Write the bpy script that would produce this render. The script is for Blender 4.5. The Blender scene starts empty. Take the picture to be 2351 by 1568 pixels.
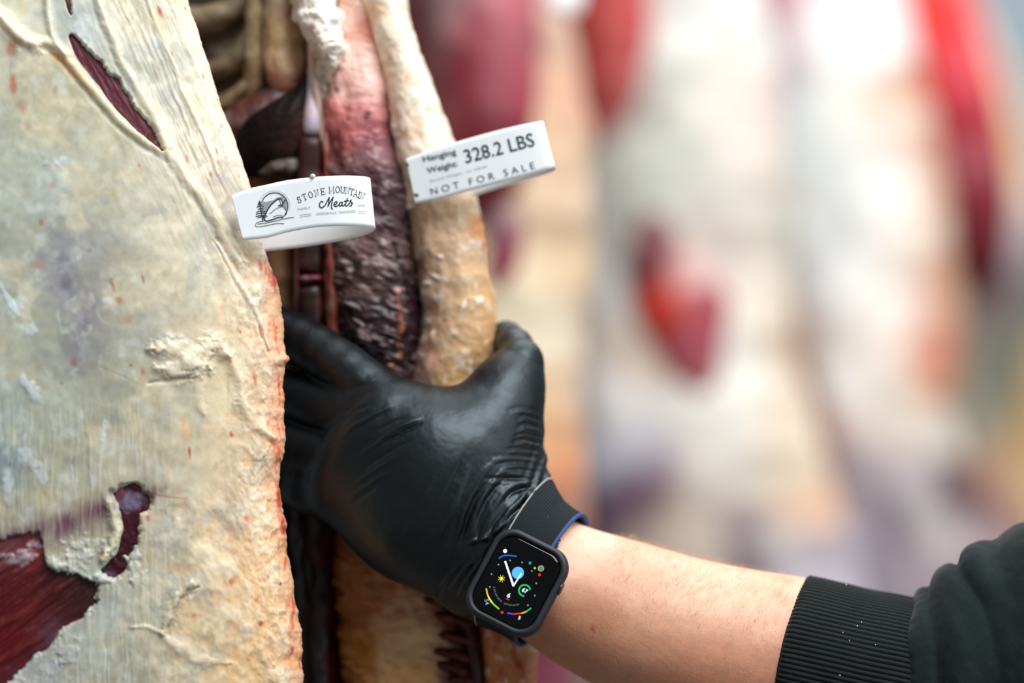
import bpy, math, random
import numpy as np
from mathutils import Vector, Matrix

# ------------------------------------------------------------------ camera, world, lights, exposure
S = bpy.context.scene
COL = S.collection
FPX = 2351 * 85.0 / 36.0
FOCUS = 1.197
cam_d = bpy.data.cameras.new('camera'); cam = bpy.data.objects.new('camera', cam_d); COL.objects.link(cam)
cam.location = (0, 0, 0); cam.rotation_euler = (math.pi / 2, 0, 0)
cam_d.lens = 85; cam_d.sensor_width = 36; cam_d.clip_start = 0.05
cam_d.dof.use_dof = True; cam_d.dof.focus_distance = FOCUS; cam_d.dof.aperture_fstop = 1.8
S.camera = cam

W = bpy.data.worlds.new('world'); S.world = W; W.use_nodes = True
bgn = W.node_tree.nodes['Background']; bgn.inputs[0].default_value = (0.86, 0.93, 1.0, 1); bgn.inputs[1].default_value = 0.22

def area(name, loc, target, size, power, col=(1, 1, 1), sy=None):
    d = bpy.data.lights.new(name, 'AREA'); d.energy = power; d.color = col
    d.shape = 'RECTANGLE'; d.size = size; d.size_y = sy or size
    o = bpy.data.objects.new(name, d); COL.objects.link(o); o.location = loc
    o.rotation_euler = (Vector(target) - Vector(loc)).to_track_quat('-Z', 'Y').to_euler()
    return o
area('ceiling_lamp_front', (0.65, 0.3, 1.5), (0.0, 1.25, 0), 1.4, 51, (0.97, 0.985, 1.0), 1.0)
area('ceiling_lamp_middle', (0.35, 2.0, 1.7), (0.3, 2.6, 0), 1.6, 29, (0.96, 0.98, 1.0))
area('ceiling_lamp_back', (0.9, 3.0, 1.75), (0.7, 4.2, 0), 2.2, 50, (0.97, 0.99, 1.0))
area('right_fill_light', (0.95, 0.9, 0.2), (0.35, 2.6, 0), 0.9, 5, (0.95, 0.98, 1.0))  # fill area light at right, aimed at the far sides; no doorway built

S.view_settings.view_transform = 'Standard'; S.view_settings.look = 'None'
S.view_settings.gamma = 1.0; S.view_settings.use_curve_mapping = False
S.view_settings.exposure = 0.0
S.cycles.max_bounces = 6; S.cycles.diffuse_bounces = 3; S.cycles.glossy_bounces = 3
S.cycles.use_denoising = True

# ------------------------------------------------------------------ helpers
F32 = np.float32
def P(u, v, Y):
    u, v, Y = np.asarray(u, float), np.asarray(v, float), np.asarray(Y, float)
    return np.stack(np.broadcast_arrays((u - 1175.5) / FPX * Y, Y, -(v - 784.0) / FPX * Y), -1)
def PX(p):
    return 1175.5 + FPX * p[..., 0] / p[..., 1], 784.0 - FPX * p[..., 2] / p[..., 1]
def lin(c):
    c = np.asarray(c, float) / 255.0
    return np.where(c <= 0.04045, c / 12.92, ((c + 0.055) / 1.055) ** 2.4)
def sm(a, b, x):
    t = np.clip((x - a) / (b - a), 0, 1); return t * t * (3 - 2 * t)
def interp(x, pts):
    a = np.array(pts, float); return np.interp(x, a[:, 0], a[:, 1])
_T = np.random.RandomState(7).rand(8, 256, 256)
def vn(x, y, seed=0):
    x = np.asarray(x, float) + 31.7 * seed; y = np.asarray(y, float) + 17.3 * seed
    xi, yi = np.floor(x).astype(int), np.floor(y).astype(int)
    fx, fy = x - xi, y - yi
    fx = fx * fx * (3 - 2 * fx); fy = fy * fy * (3 - 2 * fy)
    T = _T[seed % 8]; x0, x1, y0, y1 = xi & 255, (xi + 1) & 255, yi & 255, (yi + 1) & 255
    return ((T[x0, y0] * (1 - fx) + T[x1, y0] * fx) * (1 - fy) + (T[x0, y1] * (1 - fx) + T[x1, y1] * fx) * fy) * 2 - 1
def fbm(x, y, seed=0, oct=4, g=0.5):
    r = 0; a = 1.0; t = 0
    for i in range(oct):
        r = r + a * vn(x * 2 ** i, y * 2 ** i, seed + i); t += a; a *= g
    return r / t
def rot(u, v, deg):
    a = math.radians(deg); return u * math.cos(a) + v * math.sin(a), -u * math.sin(a) + v * math.cos(a)
def dist_poly(u, v, pts):
    """distance to a polyline and the fraction along it"""
    best = np.full(np.shape(u), 1e9); fr = np.zeros(np.shape(u)); sd = np.zeros(np.shape(u)); L = 0
    pts = [tuple(map(float, p[:2])) for p in pts]
    tot = sum(math.dist(pts[i], pts[i + 1]) for i in range(len(pts) - 1))
    for (x0, y0), (x1, y1) in zip(pts, pts[1:]):
        dx, dy = x1 - x0, y1 - y0; l2 = dx * dx + dy * dy + 1e-9; l = math.sqrt(l2)
        t = np.clip(((u - x0) * dx + (v - y0) * dy) / l2, 0, 1)
        ex, ey = u - x0 - t * dx, v - y0 - t * dy
        d = np.sqrt(ex * ex + ey * ey); m = d < best
        best = np.where(m, d, best); fr = np.where(m, (L + t * l) / tot, fr)
        sd = np.where(m, (dx * ey - dy * ex) / l, sd); L += l
    return best, fr, sd
def smooth_pts(pts, n=6):
    """Catmull-Rom through the points"""
    a = np.array(pts, float); a = np.vstack([2 * a[0] - a[1], a, 2 * a[-1] - a[-2]]); out = []
    for i in range(1, len(a) - 2):
        p0, p1, p2, p3 = a[i - 1], a[i], a[i + 1], a[i + 2]
        for k in range(n):
            t = k / n
            out.append(0.5 * ((2 * p1) + (-p0 + p2) * t + (2 * p0 - 5 * p1 + 4 * p2 - p3) * t * t + (-p0 + 3 * p1 - 3 * p2 + p3) * t ** 3))
    out.append(a[-2]); return np.array(out)

class Paint:
    """albedo (linear) and relief over a surface, by its own u,v coordinates"""
    def __init__(s, u, v, base):
        s.u, s.v = u, v; s.c = np.zeros(u.shape + (3,)) + lin(base); s.h = np.zeros(u.shape)
        s.w1 = fbm(u / 38, v / 38, 1, 3); s.w2 = fbm(u / 11, v / 11, 3, 3)
    def mix(s, m, col, a=1.0):
        m = (np.clip(m, 0, 1) * a)[..., None]; s.c = s.c * (1 - m) + lin(col) * m
    def splats(s, L, r=70, warp=18):
        """normalised soft patches of pigment: (u, v, colour[, radius])"""
        uu, vv = s.u + warp * s.w1, s.v + warp * fbm(s.u / 40, s.v / 40, 5, 3)
        num = np.zeros(s.c.shape); den = np.full(s.u.shape, 1e-9)
        for q in L:
            rr = q[3] if len(q) > 3 else r
            w = np.exp(-((uu - q[0]) ** 2 + (vv - q[1]) ** 2) / (2 * (rr * 0.55) ** 2)) + 1e-7 * (r / (1 + np.hypot(uu - q[0], vv - q[1])))
            num += w[..., None] * lin(q[2]); den += w
        s.c = num / den[..., None]
    def blob(s, u0, v0, ru, rv, col=None, a=1.0, ang=0, soft=0.5, rag=0.25, rag2=0.1, h=0):
        du, dv = rot(s.u - u0, s.v - v0, ang)
        r = np.sqrt((du / ru) ** 2 + (dv / rv) ** 2) + rag * s.w1 + rag2 * s.w2
        m = 1 - sm(1 - soft, 1, r)
        if col is not None: s.mix(m, col, a)
        if h: s.h += h * m
        return m
    def stroke(s, pts, w, col=None, a=1.0, h=0, soft=0.6, rag=0.25, taper=True, groove=0):
        if len(pts) > 2: pts = smooth_pts(pts, 5)
        wob = 0.35 * w
        d, f, sd = dist_poly(s.u + wob * s.w1 + wob * s.w2, s.v + wob * s.w2, pts)
        h *= 0.6; groove *= 0.5; ww = w * ((0.35 + 0.65 * np.sin(np.pi * np.clip(f, 0.02, 0.98)) ** 0.6) if taper else 1)
        r = d / ww + rag * s.w2
        m = 1 - sm(1 - soft, 1, r)
        if col is not None: s.mix(m, col, a)
        if h: s.h += h * np.exp(-(d / ww) ** 2 * 1.5)
        if groove:
            s.h -= groove * np.exp(-((sd - ww) / (0.45 * ww)) ** 2) * (d < 3 * ww)
        return m
    def jitter(s, amt, sc=14, seed=2):
        n = 1 + amt * fbm(s.u / sc, s.v / sc, seed, 4); s.c = s.c * n[..., None]

def mesh_from(name, verts, faces, mat, parent=None, cols=None, smooth=True):
    me = bpy.data.meshes.new(name); verts = np.asarray(verts, F32).reshape(-1, 3); faces = np.asarray(faces, np.int32)
    k = faces.shape[1]; nf = len(faces)
    me.vertices.add(len(verts)); me.vertices.foreach_set('co', verts.ravel())
    me.loops.add(nf * k); me.loops.foreach_set('vertex_index', faces.ravel())
    me.polygons.add(nf); me.polygons.foreach_set('loop_start', np.arange(0, nf * k, k, dtype=np.int32))
    me.polygons.foreach_set('loop_total', np.full(nf, k, np.int32))
    me.polygons.foreach_set('use_smooth', np.full(nf, smooth, bool))
    me.update(calc_edges=True)
    if cols is not None:
        ca = me.color_attributes.new('pigment', 'FLOAT_COLOR', 'POINT')
        c4 = np.ones((len(verts), 4), F32); c4[:, :3] = np.clip(np.asarray(cols).reshape(-1, 3), 0, 1)
        ca.data.foreach_set('color', c4.ravel())
    me.materials.append(mat)
    o = bpy.data.objects.new(name, me); COL.objects.link(o)
    if parent is not None:
        o.parent = parent; o.matrix_parent_inverse = Matrix.Translation(-parent.location)
    return o
def grid_faces(n, m, wrap=False):
    i, j = np.meshgrid(np.arange(n - 1), np.arange(m if wrap else m - 1), indexing='ij')
    j2 = (j + 1) % m
    return np.stack([i * m + j, i * m + j2, (i + 1) * m + j2, (i + 1) * m + j], -1).reshape(-1, 4)
def grid_normals(G, wrap=False):
    a = np.gradient(G, axis=0)
    b = (np.roll(G, -1, 1) - np.roll(G, 1, 1)) if wrap else np.gradient(G, axis=1)
    n = np.cross(a, b); return n / (np.linalg.norm(n, axis=-1, keepdims=True) + 1e-12)
def thing(name, label, cat, loc=(0, 0, 0), group=None):
    o = bpy.data.objects.new(name, None); COL.objects.link(o); o.location = loc; o.empty_display_size = 0.05
    bpy.context.view_layer.update()
    return tag(o, label, cat, group)
def tag(o, label, cat, group=None):
    o['label'] = label; o['category'] = cat
    if group: o['group'] = group
    return o

# ------------------------------------------------------------------ materials
def mat(name, col=(200, 200, 200), rough=0.5, spec=0.5, attr=False, sss=0, sss_r=(0.006, 0.0025, 0.0015), bump=None, coat=0, emit=0, metal=0, vary=None, sheen=0, trans=0):
    m = bpy.data.materials.new(name); m.use_nodes = True; nt = m.node_tree; b = nt.nodes['Principled BSDF']
    b.inputs['Base Color'].default_value = tuple(lin(col)) + (1,)
    b.inputs['Roughness'].default_value = rough; b.inputs['Specular IOR Level'].default_value = spec
    b.inputs['Metallic'].default_value = metal; b.inputs['Coat Weight'].default_value = coat; b.inputs['Coat Roughness'].default_value = 0.2
    b.inputs['Sheen Weight'].default_value = sheen
    tc = nt.nodes.new('ShaderNodeTexCoord')
    src = None
    if attr:
        a = nt.nodes.new('ShaderNodeAttribute'); a.attribute_name = 'pigment'; src = a.outputs['Color']
    if vary:
        n = nt.nodes.new('ShaderNodeTexNoise'); n.inputs['Scale'].default_value = vary[0]; n.inputs['Detail'].default_value = 5
        r = nt.nodes.new('ShaderNodeMapRange'); r.inputs[3].default_value = 1 - vary[1]; r.inputs[4].default_value = 1 + vary[1]
        r.inputs[1].default_value = 0.3; r.inputs[2].default_value = 0.7
        nt.links.new(tc.outputs['Object'], n.inputs['Vector']); nt.links.new(n.outputs['Fac'], r.inputs[0])
        x = nt.nodes.new('ShaderNodeVectorMath'); x.operation = 'SCALE'
        if src is not None: nt.links.new(src, x.inputs[0])
        else: x.inputs[0].default_value = tuple(lin(col))
        nt.links.new(r.outputs[0], x.inputs['Scale']); src = x.outputs[0]
    if src is not None: nt.links.new(src, b.inputs['Base Color'])
    if sss:
        b.inputs['Subsurface Weight'].default_value = sss; b.inputs['Subsurface Radius'].default_value = sss_r; b.inputs['Subsurface Scale'].default_value = 1.0
    if emit:
        b.inputs['Emission Strength'].default_value = emit
        if src is not None: nt.links.new(src, b.inputs['Emission Color'])
        else: b.inputs['Emission Color'].default_value = tuple(lin(col)) + (1,)
    if bump:
        prev = None
        for sc, st, dist, stretch in bump:
            mp = nt.nodes.new('ShaderNodeMapping'); mp.inputs['Scale'].default_value = stretch
            n = nt.nodes.new('ShaderNodeTexNoise'); n.inputs['Scale'].default_value = sc; n.inputs['Detail'].default_value = 4
            bp = nt.nodes.new('ShaderNodeBump'); bp.inputs['Strength'].default_value = st; bp.inputs['Distance'].default_value = dist
            nt.links.new(tc.outputs['Object'], mp.inputs['Vector']); nt.links.new(mp.outputs[0], n.inputs['Vector'])
            nt.links.new(n.outputs['Fac'], bp.inputs['Height'])
            if prev is not None: nt.links.new(prev, bp.inputs['Normal'])
            prev = bp.outputs[0]
        nt.links.new(prev, b.inputs['Normal'])
    if trans: b.inputs['Transmission Weight'].default_value = trans
    return m
ONE = (1, 1, 1)
M_fat = mat('beef_fat', attr=True, rough=0.42, spec=0.45, sss=0.35, sss_r=(0.004, 0.002, 0.0014), bump=[(260, 0.14, 0.0006, (1, 1, 1)), (900, 0.12, 0.0002, (1, 1, 0.5))], vary=(260, 0.05))
M_meat = mat('beef_lean', attr=True, rough=0.34, spec=0.35, bump=[(500, 0.5, 0.0006, (1, 1, 0.25))], vary=(600, 0.12))
M_skirt = mat('dried_skirt_meat', attr=True, rough=0.5, spec=0.22, bump=[(300, 0.6, 0.001, ONE)], vary=(400, .2))
M_far = mat('distant_beef', attr=True, rough=0.4, spec=0.4, bump=[(60, 0.3, 0.004, ONE)], vary=(40, 0.06))
M_bone = mat('beef_bone', attr=True, rough=0.4, spec=0.45, bump=[(500, 0.4, 0.0005, ONE)], vary=(500, 0.08))

# ------------------------------------------------------------------ lofted bodies
def spine_body(name, pts, mat_, parent=None, base=(200, 190, 170), paint=None, ns=60, na=40, pw=2.0, lump=0, lump_sc=25, smooth_path=True):
    """a closed organic solid grown along a path: pts = (u, v, Y, halfwidth px, halfthickness m)"""
    a = smooth_pts(pts, max(2, ns // (len(pts) - 1))) if smooth_path else np.array(pts, float)
    n = len(a); u, v, Y = a[:, 0], a[:, 1], a[:, 2]; w = np.maximum(a[:, 3], 0.4); t = np.maximum(a[:, 4], 0.0002)
    du, dv = np.gradient(u), np.gradient(v); l = np.hypot(du, dv) + 1e-9; nu, nv = dv / l, -du / l
    th = np.linspace(0, 2 * math.pi, na, endpoint=False); cs, sn = np.cos(th), np.sin(th)
    cx = np.sign(cs) * np.abs(cs) ** (2 / pw); sx = np.sign(sn) * np.abs(sn) ** (2 / pw)
    U = u[:, None] + nu[:, None] * w[:, None] * cx; V = v[:, None] + nv[:, None] * w[:, None] * cx
    YY = Y[:, None] - t[:, None] * sx
    G = P(U, V, YY)
    # the outline is set at the body's own middle depth so that the solid keeps its real size
    G0 = P(U, V, np.broadcast_to(Y[:, None], U.shape)); G = np.stack([G0[..., 0], YY, G0[..., 2]], -1)
    N = grid_normals(G, True)
    C = P(u, v, Y)[:, None, :]
    sgn = np.sign(np.sum(N * (G - C), -1).mean()) or 1; N = N * sgn
    pa = Paint(*PX(G), base)
    if lump:
        taper = np.sin(np.linspace(0, np.pi, n))[:, None] ** 0.4
        arc = np.cumsum(np.hypot(du, dv))[:, None] + 0 * U
        pa.h += lump * taper * (fbm(pa.u / lump_sc + 3 * sx, pa.v / lump_sc, 2, 4))
    if paint: paint(pa)
    G = G + N * pa.h[..., None]
    F = grid_faces(n, na, True)
    if sgn < 0: F = F[:, ::-1]
    V0 = G.reshape(-1, 3); cc = pa.c.reshape(-1, 3)
    # close the two ends
    V0 = np.vstack([V0, G[0].mean(0), G[-1].mean(0)]); cc = np.vstack([cc, pa.c[0].mean(0), pa.c[-1].mean(0)])
    j = np.arange(na); j2 = (j + 1) % na; k0, k1 = len(V0) - 2, len(V0) - 1; last = (n - 1) * na
    e0 = np.stack([j * 0 + k0, j2, j, j * 0 + k0], -1); e1 = np.stack([j * 0 + k1, last + j, last + j2, j * 0 + k1], -1)
    if sgn < 0: e0, e1 = e0[:, ::-1], e1[:, ::-1]
    tri = np.vstack([e0[:, :3] if sgn > 0 else e0[:, 1:], e1[:, :3] if sgn > 0 else e1[:, 1:]])
    return quads_tris(name, V0, F, tri, mat_, parent, cc)
def quads_tris(name, V, Q, T, mat_, parent, cols):
    me = bpy.data.meshes.new(name); V = np.asarray(V, F32)
    me.vertices.add(len(V)); me.vertices.foreach_set('co', V.ravel())
    idx = np.concatenate([Q.ravel(), T.ravel()]).astype(np.int32)
    tot = np.concatenate([np.full(len(Q), 4), np.full(len(T), 3)]).astype(np.int32)
    st = np.concatenate([[0], np.cumsum(tot)[:-1]]).astype(np.int32)
    me.loops.add(len(idx)); me.loops.foreach_set('vertex_index', idx)
    me.polygons.add(len(tot)); me.polygons.foreach_set('loop_start', st); me.polygons.foreach_set('loop_total', tot)
    me.polygons.foreach_set('use_smooth', np.ones(len(tot), bool)); me.update(calc_edges=True); me.validate()
    if cols is not None:
        ca = me.color_attributes.new('pigment', 'FLOAT_COLOR', 'POINT')
        c4 = np.ones((len(V), 4), F32); c4[:, :3] = np.clip(cols, 0, 1); ca.data.foreach_set('color', c4.ravel())
    me.materials.append(mat_)
    o = bpy.data.objects.new(name, me); COL.objects.link(o)
    if parent is not None:
        o.parent = parent; o.matrix_parent_inverse = Matrix.Translation(-parent.location)
    return o

# ------------------------------------------------------------------ setting
def box(name, x0, x1, y0, y1, z0, z1, m, parent=None):
    V = [(x, y, z) for x in (x0, x1) for y in (y0, y1) for z in (z0, z1)]
    Fs = [(0, 1, 3, 2), (4, 6, 7, 5), (0, 4, 5, 1), (2, 3, 7, 6), (0, 2, 6, 4), (1, 5, 7, 3)]
    return mesh_from(name, V, Fs, m, parent, None, False)
M_wall = mat('painted_wall', (205, 222, 230), 0.6, vary=(3, 0.03))
M_wall2 = mat('wall_lower_panel', (146, 150, 134), 0.5, vary=(4, 0.05))
M_floor = mat('concrete_floor', (120, 116, 110), 0.5, vary=(6, 0.1))
w = box('wall_back', -2.5, 4.0, 6.2, 6.4, -1.5, 1.9, M_wall); w['kind'] = 'structure'
w = box('trim_1', -2.5, 4.0, 6.14, 6.2, -1.5, 0.42, M_wall2); w['kind'] = 'structure'
w = box('floor', -2.5, 4.0, -0.6, 6.4, -1.6, -1.5, M_floor); w['kind'] = 'structure'

# ------------------------------------------------------------------ near side of beef (left)
RIGHT = [(-260, 345), (-100, 395), (0, 430), (50, 447), (100, 463), (150, 480), (200, 495), (250, 510), (300, 530), (350, 548), (400, 566), (450, 581), (500, 589),
         (550, 599), (590, 611), (620, 626), (660, 640), (700, 647), (760, 651), (808, 654), (818, 661), (826, 663), (833, 659), (842, 652), (900, 652), (960, 651),
         (1000, 655), (1040, 654), (1062, 643), (1100, 641), (1160, 646), (1200, 653), (1300, 667), (1400, 684), (1450, 692), (1568, 695), (1800, 700)]
ra = np.array(RIGHT, float)
def near_R(v): return np.interp(v, ra[:, 0], ra[:, 1])
_vv = np.arange(-400, 2000, 5.0); _rs = np.convolve(np.pad(near_R(_vv), 30, 'edge'), np.hanning(61) / np.hanning(61).sum(), 'valid')
def near_Rs(v): return np.interp(v, _vv, _rs)
D1, T1 = 330.0, 0.030
def near_Y(d):
    d = np.asarray(d, float)
    q = np.clip(1 - d / D1, 0, 1)
    return 1.213 - T1 * np.sqrt(1 - q ** 2) - 0.024 * np.clip((d - D1 * 0.4) / 500, 0, 2)

def paint_near(pa):
    u, v = pa.u, pa.v; d = near_Rs(v) - u
    pa.splats([(0, 0, (206, 204, 182), 90), (120, 30, (196, 202, 186), 60), (60, 60, (226, 216, 188), 60), (200, 60, (196, 198, 190), 60), (260, 160, (206, 206, 190), 60), (330, 60, (222, 216, 190), 80),
               (420, 100, (232, 224, 200), 70), (400, 260, (228, 222, 202), 80), (500, 330, (240, 228, 206), 70), (540, 470, (240, 224, 198), 70), (20, 300, (196, 194, 170), 80),
               (130, 250, (200, 192, 162), 80), (250, 300, (204, 198, 170), 70), (60, 400, (192, 196, 180), 80), (120, 430, (196, 200, 190), 60), (220, 420, (196, 194, 170), 80),
               (330, 440, (208, 202, 180), 80), (420, 520, (220, 212, 186), 80), (100, 560, (178, 178, 164), 70), (200, 560, (176, 174, 164), 70), (150, 640, (158, 156, 158), 60),
               (60, 640, (180, 184, 170), 60), (210, 700, (160, 158, 160), 60), (190, 790, (160, 158, 152), 60), (300, 640, (192, 188, 168), 60), (330, 740, (200, 196, 176), 70), (90, 770, (184, 184, 166), 60),
               (20, 760, (196, 198, 180), 60), (450, 640, (218, 208, 180), 80), (550, 640, (232, 216, 186), 60), (440, 780, (222, 206, 176), 70), (560, 760, (238, 214, 178), 50),
               (620, 800, (246, 208, 170), 40), (625, 950, (246, 206, 168), 45), (630, 1080, (244, 204, 160), 45), (540, 900, (232, 212, 176), 60), (380, 930, (204, 196, 170), 70),
               (250, 900, (186, 184, 164), 70), (120, 930, (190, 192, 174), 70), (30, 960, (184, 190, 180), 60), (30, 1070, (150, 162, 164), 55), (130, 1080, (196, 190, 164), 70),
               (260, 1060, (200, 194, 170), 70), (400, 1060, (212, 200, 172), 80), (520, 1060, (232, 208, 172), 70), (30, 1170, (190, 184, 158), 60), (150, 1140, (198, 188, 160), 60),
               (400, 1180, (212, 200, 174), 60), (500, 1180, (236, 208, 170), 60), (590, 1200, (242, 208, 164), 60), (400, 1300, (196, 188, 164), 60), (500, 1290, (236, 212, 172), 60),
               (600, 1330, (244, 206, 160), 60), (330, 1380, (200, 198, 178), 60), (480, 1430, (230, 202, 160), 60), (600, 1460, (238, 200, 150), 60), (300, 1500, (190, 184, 162), 70),
               (230, 1450, (188, 190, 176), 60), (420, 1530, (220, 204, 170), 70), (560, 1550, (234, 196, 142), 70), (660, 1480, (242, 196, 150), 50), (120, 1540, (176, 176, 168), 50)], r=70, warp=22)
    # mottling and fine membranes: fat tinted cooler and darker on the flank, cream near the edge
    q = sm(120, 420, d)[..., None]; pa.c *= 1 - q * (1 - np.array([.88, .90, .90])); pa.c *= 1 - .05 * (1 - q)
    mo = fbm(u / 70 + .8 * pa.w1, v / 95, 2, 4); pa.mix(sm(.08, .5, mo) * .5, (150, 156, 154), .8); pa.mix(sm(.12, .5, -mo) * .45, (226, 212, 176))
    mo = fbm(u / 24 + .8 * pa.w1, v / 34, 6, 4); pa.mix(sm(.12, .5, mo) * .45 * (.3 + .7 * q[..., 0]), (206, 210, 202)); pa.mix(sm(.15, .5, -mo) * .4, (176, 168, 140))
    pa.jitter(0.16, 46, 4); pa.jitter(0.12, 12, 2)
    fib = fbm(rot(u, v, 62)[1] / 5, rot(u, v, 62)[0] / 60, 6, 3)
    e = sm(330, 60, d) * sm(700, 300, v)
    pa.h += 0.0002 * fib * (0.1 + e)
    ln = fbm(rot(u, v, -22 if True else 0)[0] / 7 + 0.6 * pa.w1, rot(u, v, -22)[1] / 90, 5, 3)
    pa.h += 0.0006 * e * ln; pa.c *= (1 + 0.05 * e * ln)[..., None]
    fv = fbm(u / 5 + pa.w1, v / 70, 2, 3); lo = sm(880, 1000, v) * sm(460, 330, u)
    pa.mix(sm(0.15, 0.6, fv) * lo * 0.5, (216, 214, 200)); pa.h += 0.0003 * fv * lo
    # bumpy soft fat towards the edge
    bz = sm(190, 30, d) * sm(430, 640, v)
    bump = fbm(u / 14, v / 19, 4, 3); pa.h += bz * 0.0009 * bump + 0.0004 * fbm(u / 40, v / 40, 1, 2) * (1 - bz)
    pa.mix(sm(0.1, 0.5, bump) * bz * 0.55, (250, 236, 210)); pa.mix(sm(0.05, 0.5, -bump) * bz * 0.5, (236, 176, 122))
    lowr = sm(240, 420, u) * sm(1080, 1180, v)
    b2 = fbm(u / 30, v / 36, 6, 3); pa.h += lowr * 0.0009 * b2
    pa.mix(sm(0.05, 0.5, b2) * lowr * 0.5, (246, 232, 204)); pa.mix(sm(0.1, 0.6, -b2) * lowr * 0.4, (232, 184, 128))
    # bluish frost and violet shine-through
    for q in [(145, 560, 60, 50), (140, 640, 48, 70), (200, 720, 55, 45), (175, 800, 50, 36), (215, 560, 40, 30), (95, 600, 34, 44)]:
        pa.blob(*q, (136, 132, 142), 0.55, 0, 0.9, 0.7, 0.3)
    for q in [(150, 645, 18, 26), (195, 750, 22, 20), (140, 600, 16, 18), (205, 575, 14, 12)]:
        pa.blob(*q, (104, 94, 112), 0.6, 0, 0.9, 0.6, 0.3)
    for q in [(40, 700, 16, 40, 30), (70, 760, 26, 20, 0), (82, 905, 16, 40, 150), (60, 880, 12, 28, 140), (15, 680, 8, 50, 150), (130, 375, 36, 26, 0), (245, 690, 20, 16, 0), (60, 1040, 26, 60, 170), (95, 1090, 16, 40, 0), (20, 1110, 16, 60, 0), (360, 95, 12, 22, 0), (300, 175, 16, 14, 0), (240, 990, 12, 30, 10), (190, 70, 26, 40, 160), (205, 120, 20, 34, 160)]:
        pa.blob(q[0], q[1], q[2], q[3], (212, 220, 222), 0.65, q[4], 0.8, 0.6, 0.5, h=0.0003)
    # stains
    O1, O2 = (206, 122, 60), (178, 82, 52)
    pa.blob(40, 92, 24, 22, O1, .85, 20, .8, .4); pa.blob(28, 112, 18, 26, (176, 92, 70), .7, 0, .8, .5); pa.blob(30, 190, 14, 42, O2, .75, 0, .7, .5)
    pa.blob(52, 250, 22, 34, (176, 124, 98), .7, 150, .9, .6); pa.blob(65, 290, 24, 20, (172, 130, 108), .6, 0, .9, .5); pa.blob(127, 205, 8, 14, (176, 150, 120), .6)
    pa.stroke([(115, 122), (150, 142), (185, 175), (215, 215)], 15, (216, 148, 76), .8)
    for q in [(258, 655, 10, 24, 165, (160, 86, 56)), (275, 688, 18, 14, 0, (176, 116, 84)), (328, 640, 5, 20, 170, (150, 96, 78)), (300, 838, 9, 7, 0, (170, 84, 54)), (328, 853, 8, 12, 0, (206, 110, 66)),
              (290, 730, 24, 20, 0, (184, 162, 142)), (170, 832, 12, 14, 0, (146, 104, 92)), (142, 880, 9, 8, 0, (136, 92, 82)), (90, 610, 20, 14, 0, (176, 148, 132)), (320, 380, 6, 9, 0, (196, 120, 90)), (95, 510, 8, 12, 0, (170, 110, 80)), (120, 425, 14, 12, 0, (186, 150, 130))]:
        pa.blob(q[0], q[1], q[2], q[3], q[5], .8, q[4], .8, .4, .3)
    R1 = (214, 72, 40); R2 = (178, 30, 30)
    for q in [(466, 812, 7, 17, 155, R2), (531, 997, 6, 13, 165, R1), (435, 1038, 5, 20, 172, R2), (425, 990, 14, 50, 170, (228, 188, 140)), (532, 1334, 12, 14, 0, (222, 118, 50)), (590, 1378, 8, 8, 0, (224, 100, 60)), (598, 1432, 9, 12, 0, (190, 100, 60)),
              (445, 1415, 8, 9, 0, (226, 130, 90)), (615, 1324, 5, 8, 0, R1), (642, 1340, 4, 8, 0, R2), (566, 1193, 9, 14, 150, (232, 140, 90)), (570, 1515, 7, 6, 0, (228, 140, 90)), (366, 24, 8, 20, 160, (190, 50, 56)),
              (365, 60, 10, 46, 165, (232, 186, 140)), (394, 125, 4, 11, 165, (176, 50, 46)), (465, 176, 4, 10, 165, R1), (508, 290, 5, 14, 165, (222, 110, 80)), (503, 300, 3, 12, 165, R1), (497, 350, 3, 18, 165, (206, 90, 60)), (484, 400, 5, 10, 170, (220, 90, 30)),
              (430, 365, 5, 12, 165, (230, 140, 110)), (425, 20, 4, 10, 160, (226, 110, 90)), (512, 405, 2, 6, 165, R1), (548, 405, 3, 12, 165, (240, 160, 110)), (510, 705, 9, 16, 0, (238, 178, 120)), (552, 762, 4, 6, 0, R1), (516, 570, 6, 12, 0, (240, 180, 130)), (100, 1130, 6, 6, 0, (190, 150, 120)), (340, 1190, 8, 14, 0, (190, 120, 90))]:
        pa.blob(q[0], q[1], q[2], q[3], q[5], .85, q[4], .8, .3, .25)
    pa.stroke([(170, 830), (240, 845), (320, 880)], 3, (168, 152, 126), .6)
    pa.stroke([(335, 1128), (370, 1138), (425, 1145)], 4, (176, 140, 108), .7)
    # edge reds
    ed = sm(46, 8, d) * sm(560, 640, v)
    pa.mix(ed * 0.6, (240, 172, 128)); n3 = fbm(u / 8, v / 34, 7, 3)
    pa.mix(ed * sm(0.1, 0.5, n3) * 0.75, (222, 96, 66))
    for q in [(628, 646, 9, 30), (598, 610, 6, 20), (640, 1150, 10, 40), (648, 1205, 9, 40), (585, 870, 7, 34), (640, 985, 5, 40), (625, 1010, 8, 12), (670, 1490, 8, 12), (640, 880, 5, 30), (600, 755, 10, 24)]:
        pa.blob(*q, (196, 26, 34) if q[1] > 1100 or q[1] < 660 and q[0] > 600 else (226, 110, 80), .8, 172, .8, .5, .4)
    # ridges, folds
    RID = [(-60, 0), (0, 38), (55, 92), (110, 98), (150, 128), (200, 190), (262, 262), (330, 322), (390, 358), (432, 420), (480, 478), (515, 545), (545, 600)]
    pa.stroke(RID, 15, (232, 222, 192), .7, h=0.0028, soft=.8, taper=False, groove=0.0012)
    pa.stroke([(-20, 20), (30, 70), (80, 110)], 30, (234, 222, 194), .6, h=0.003)
    pa.stroke([(104, -30), (112, 40), (124, 90), (150, 126)], 9, (222, 220, 196), .7, h=0.0026, taper=False)
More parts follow.
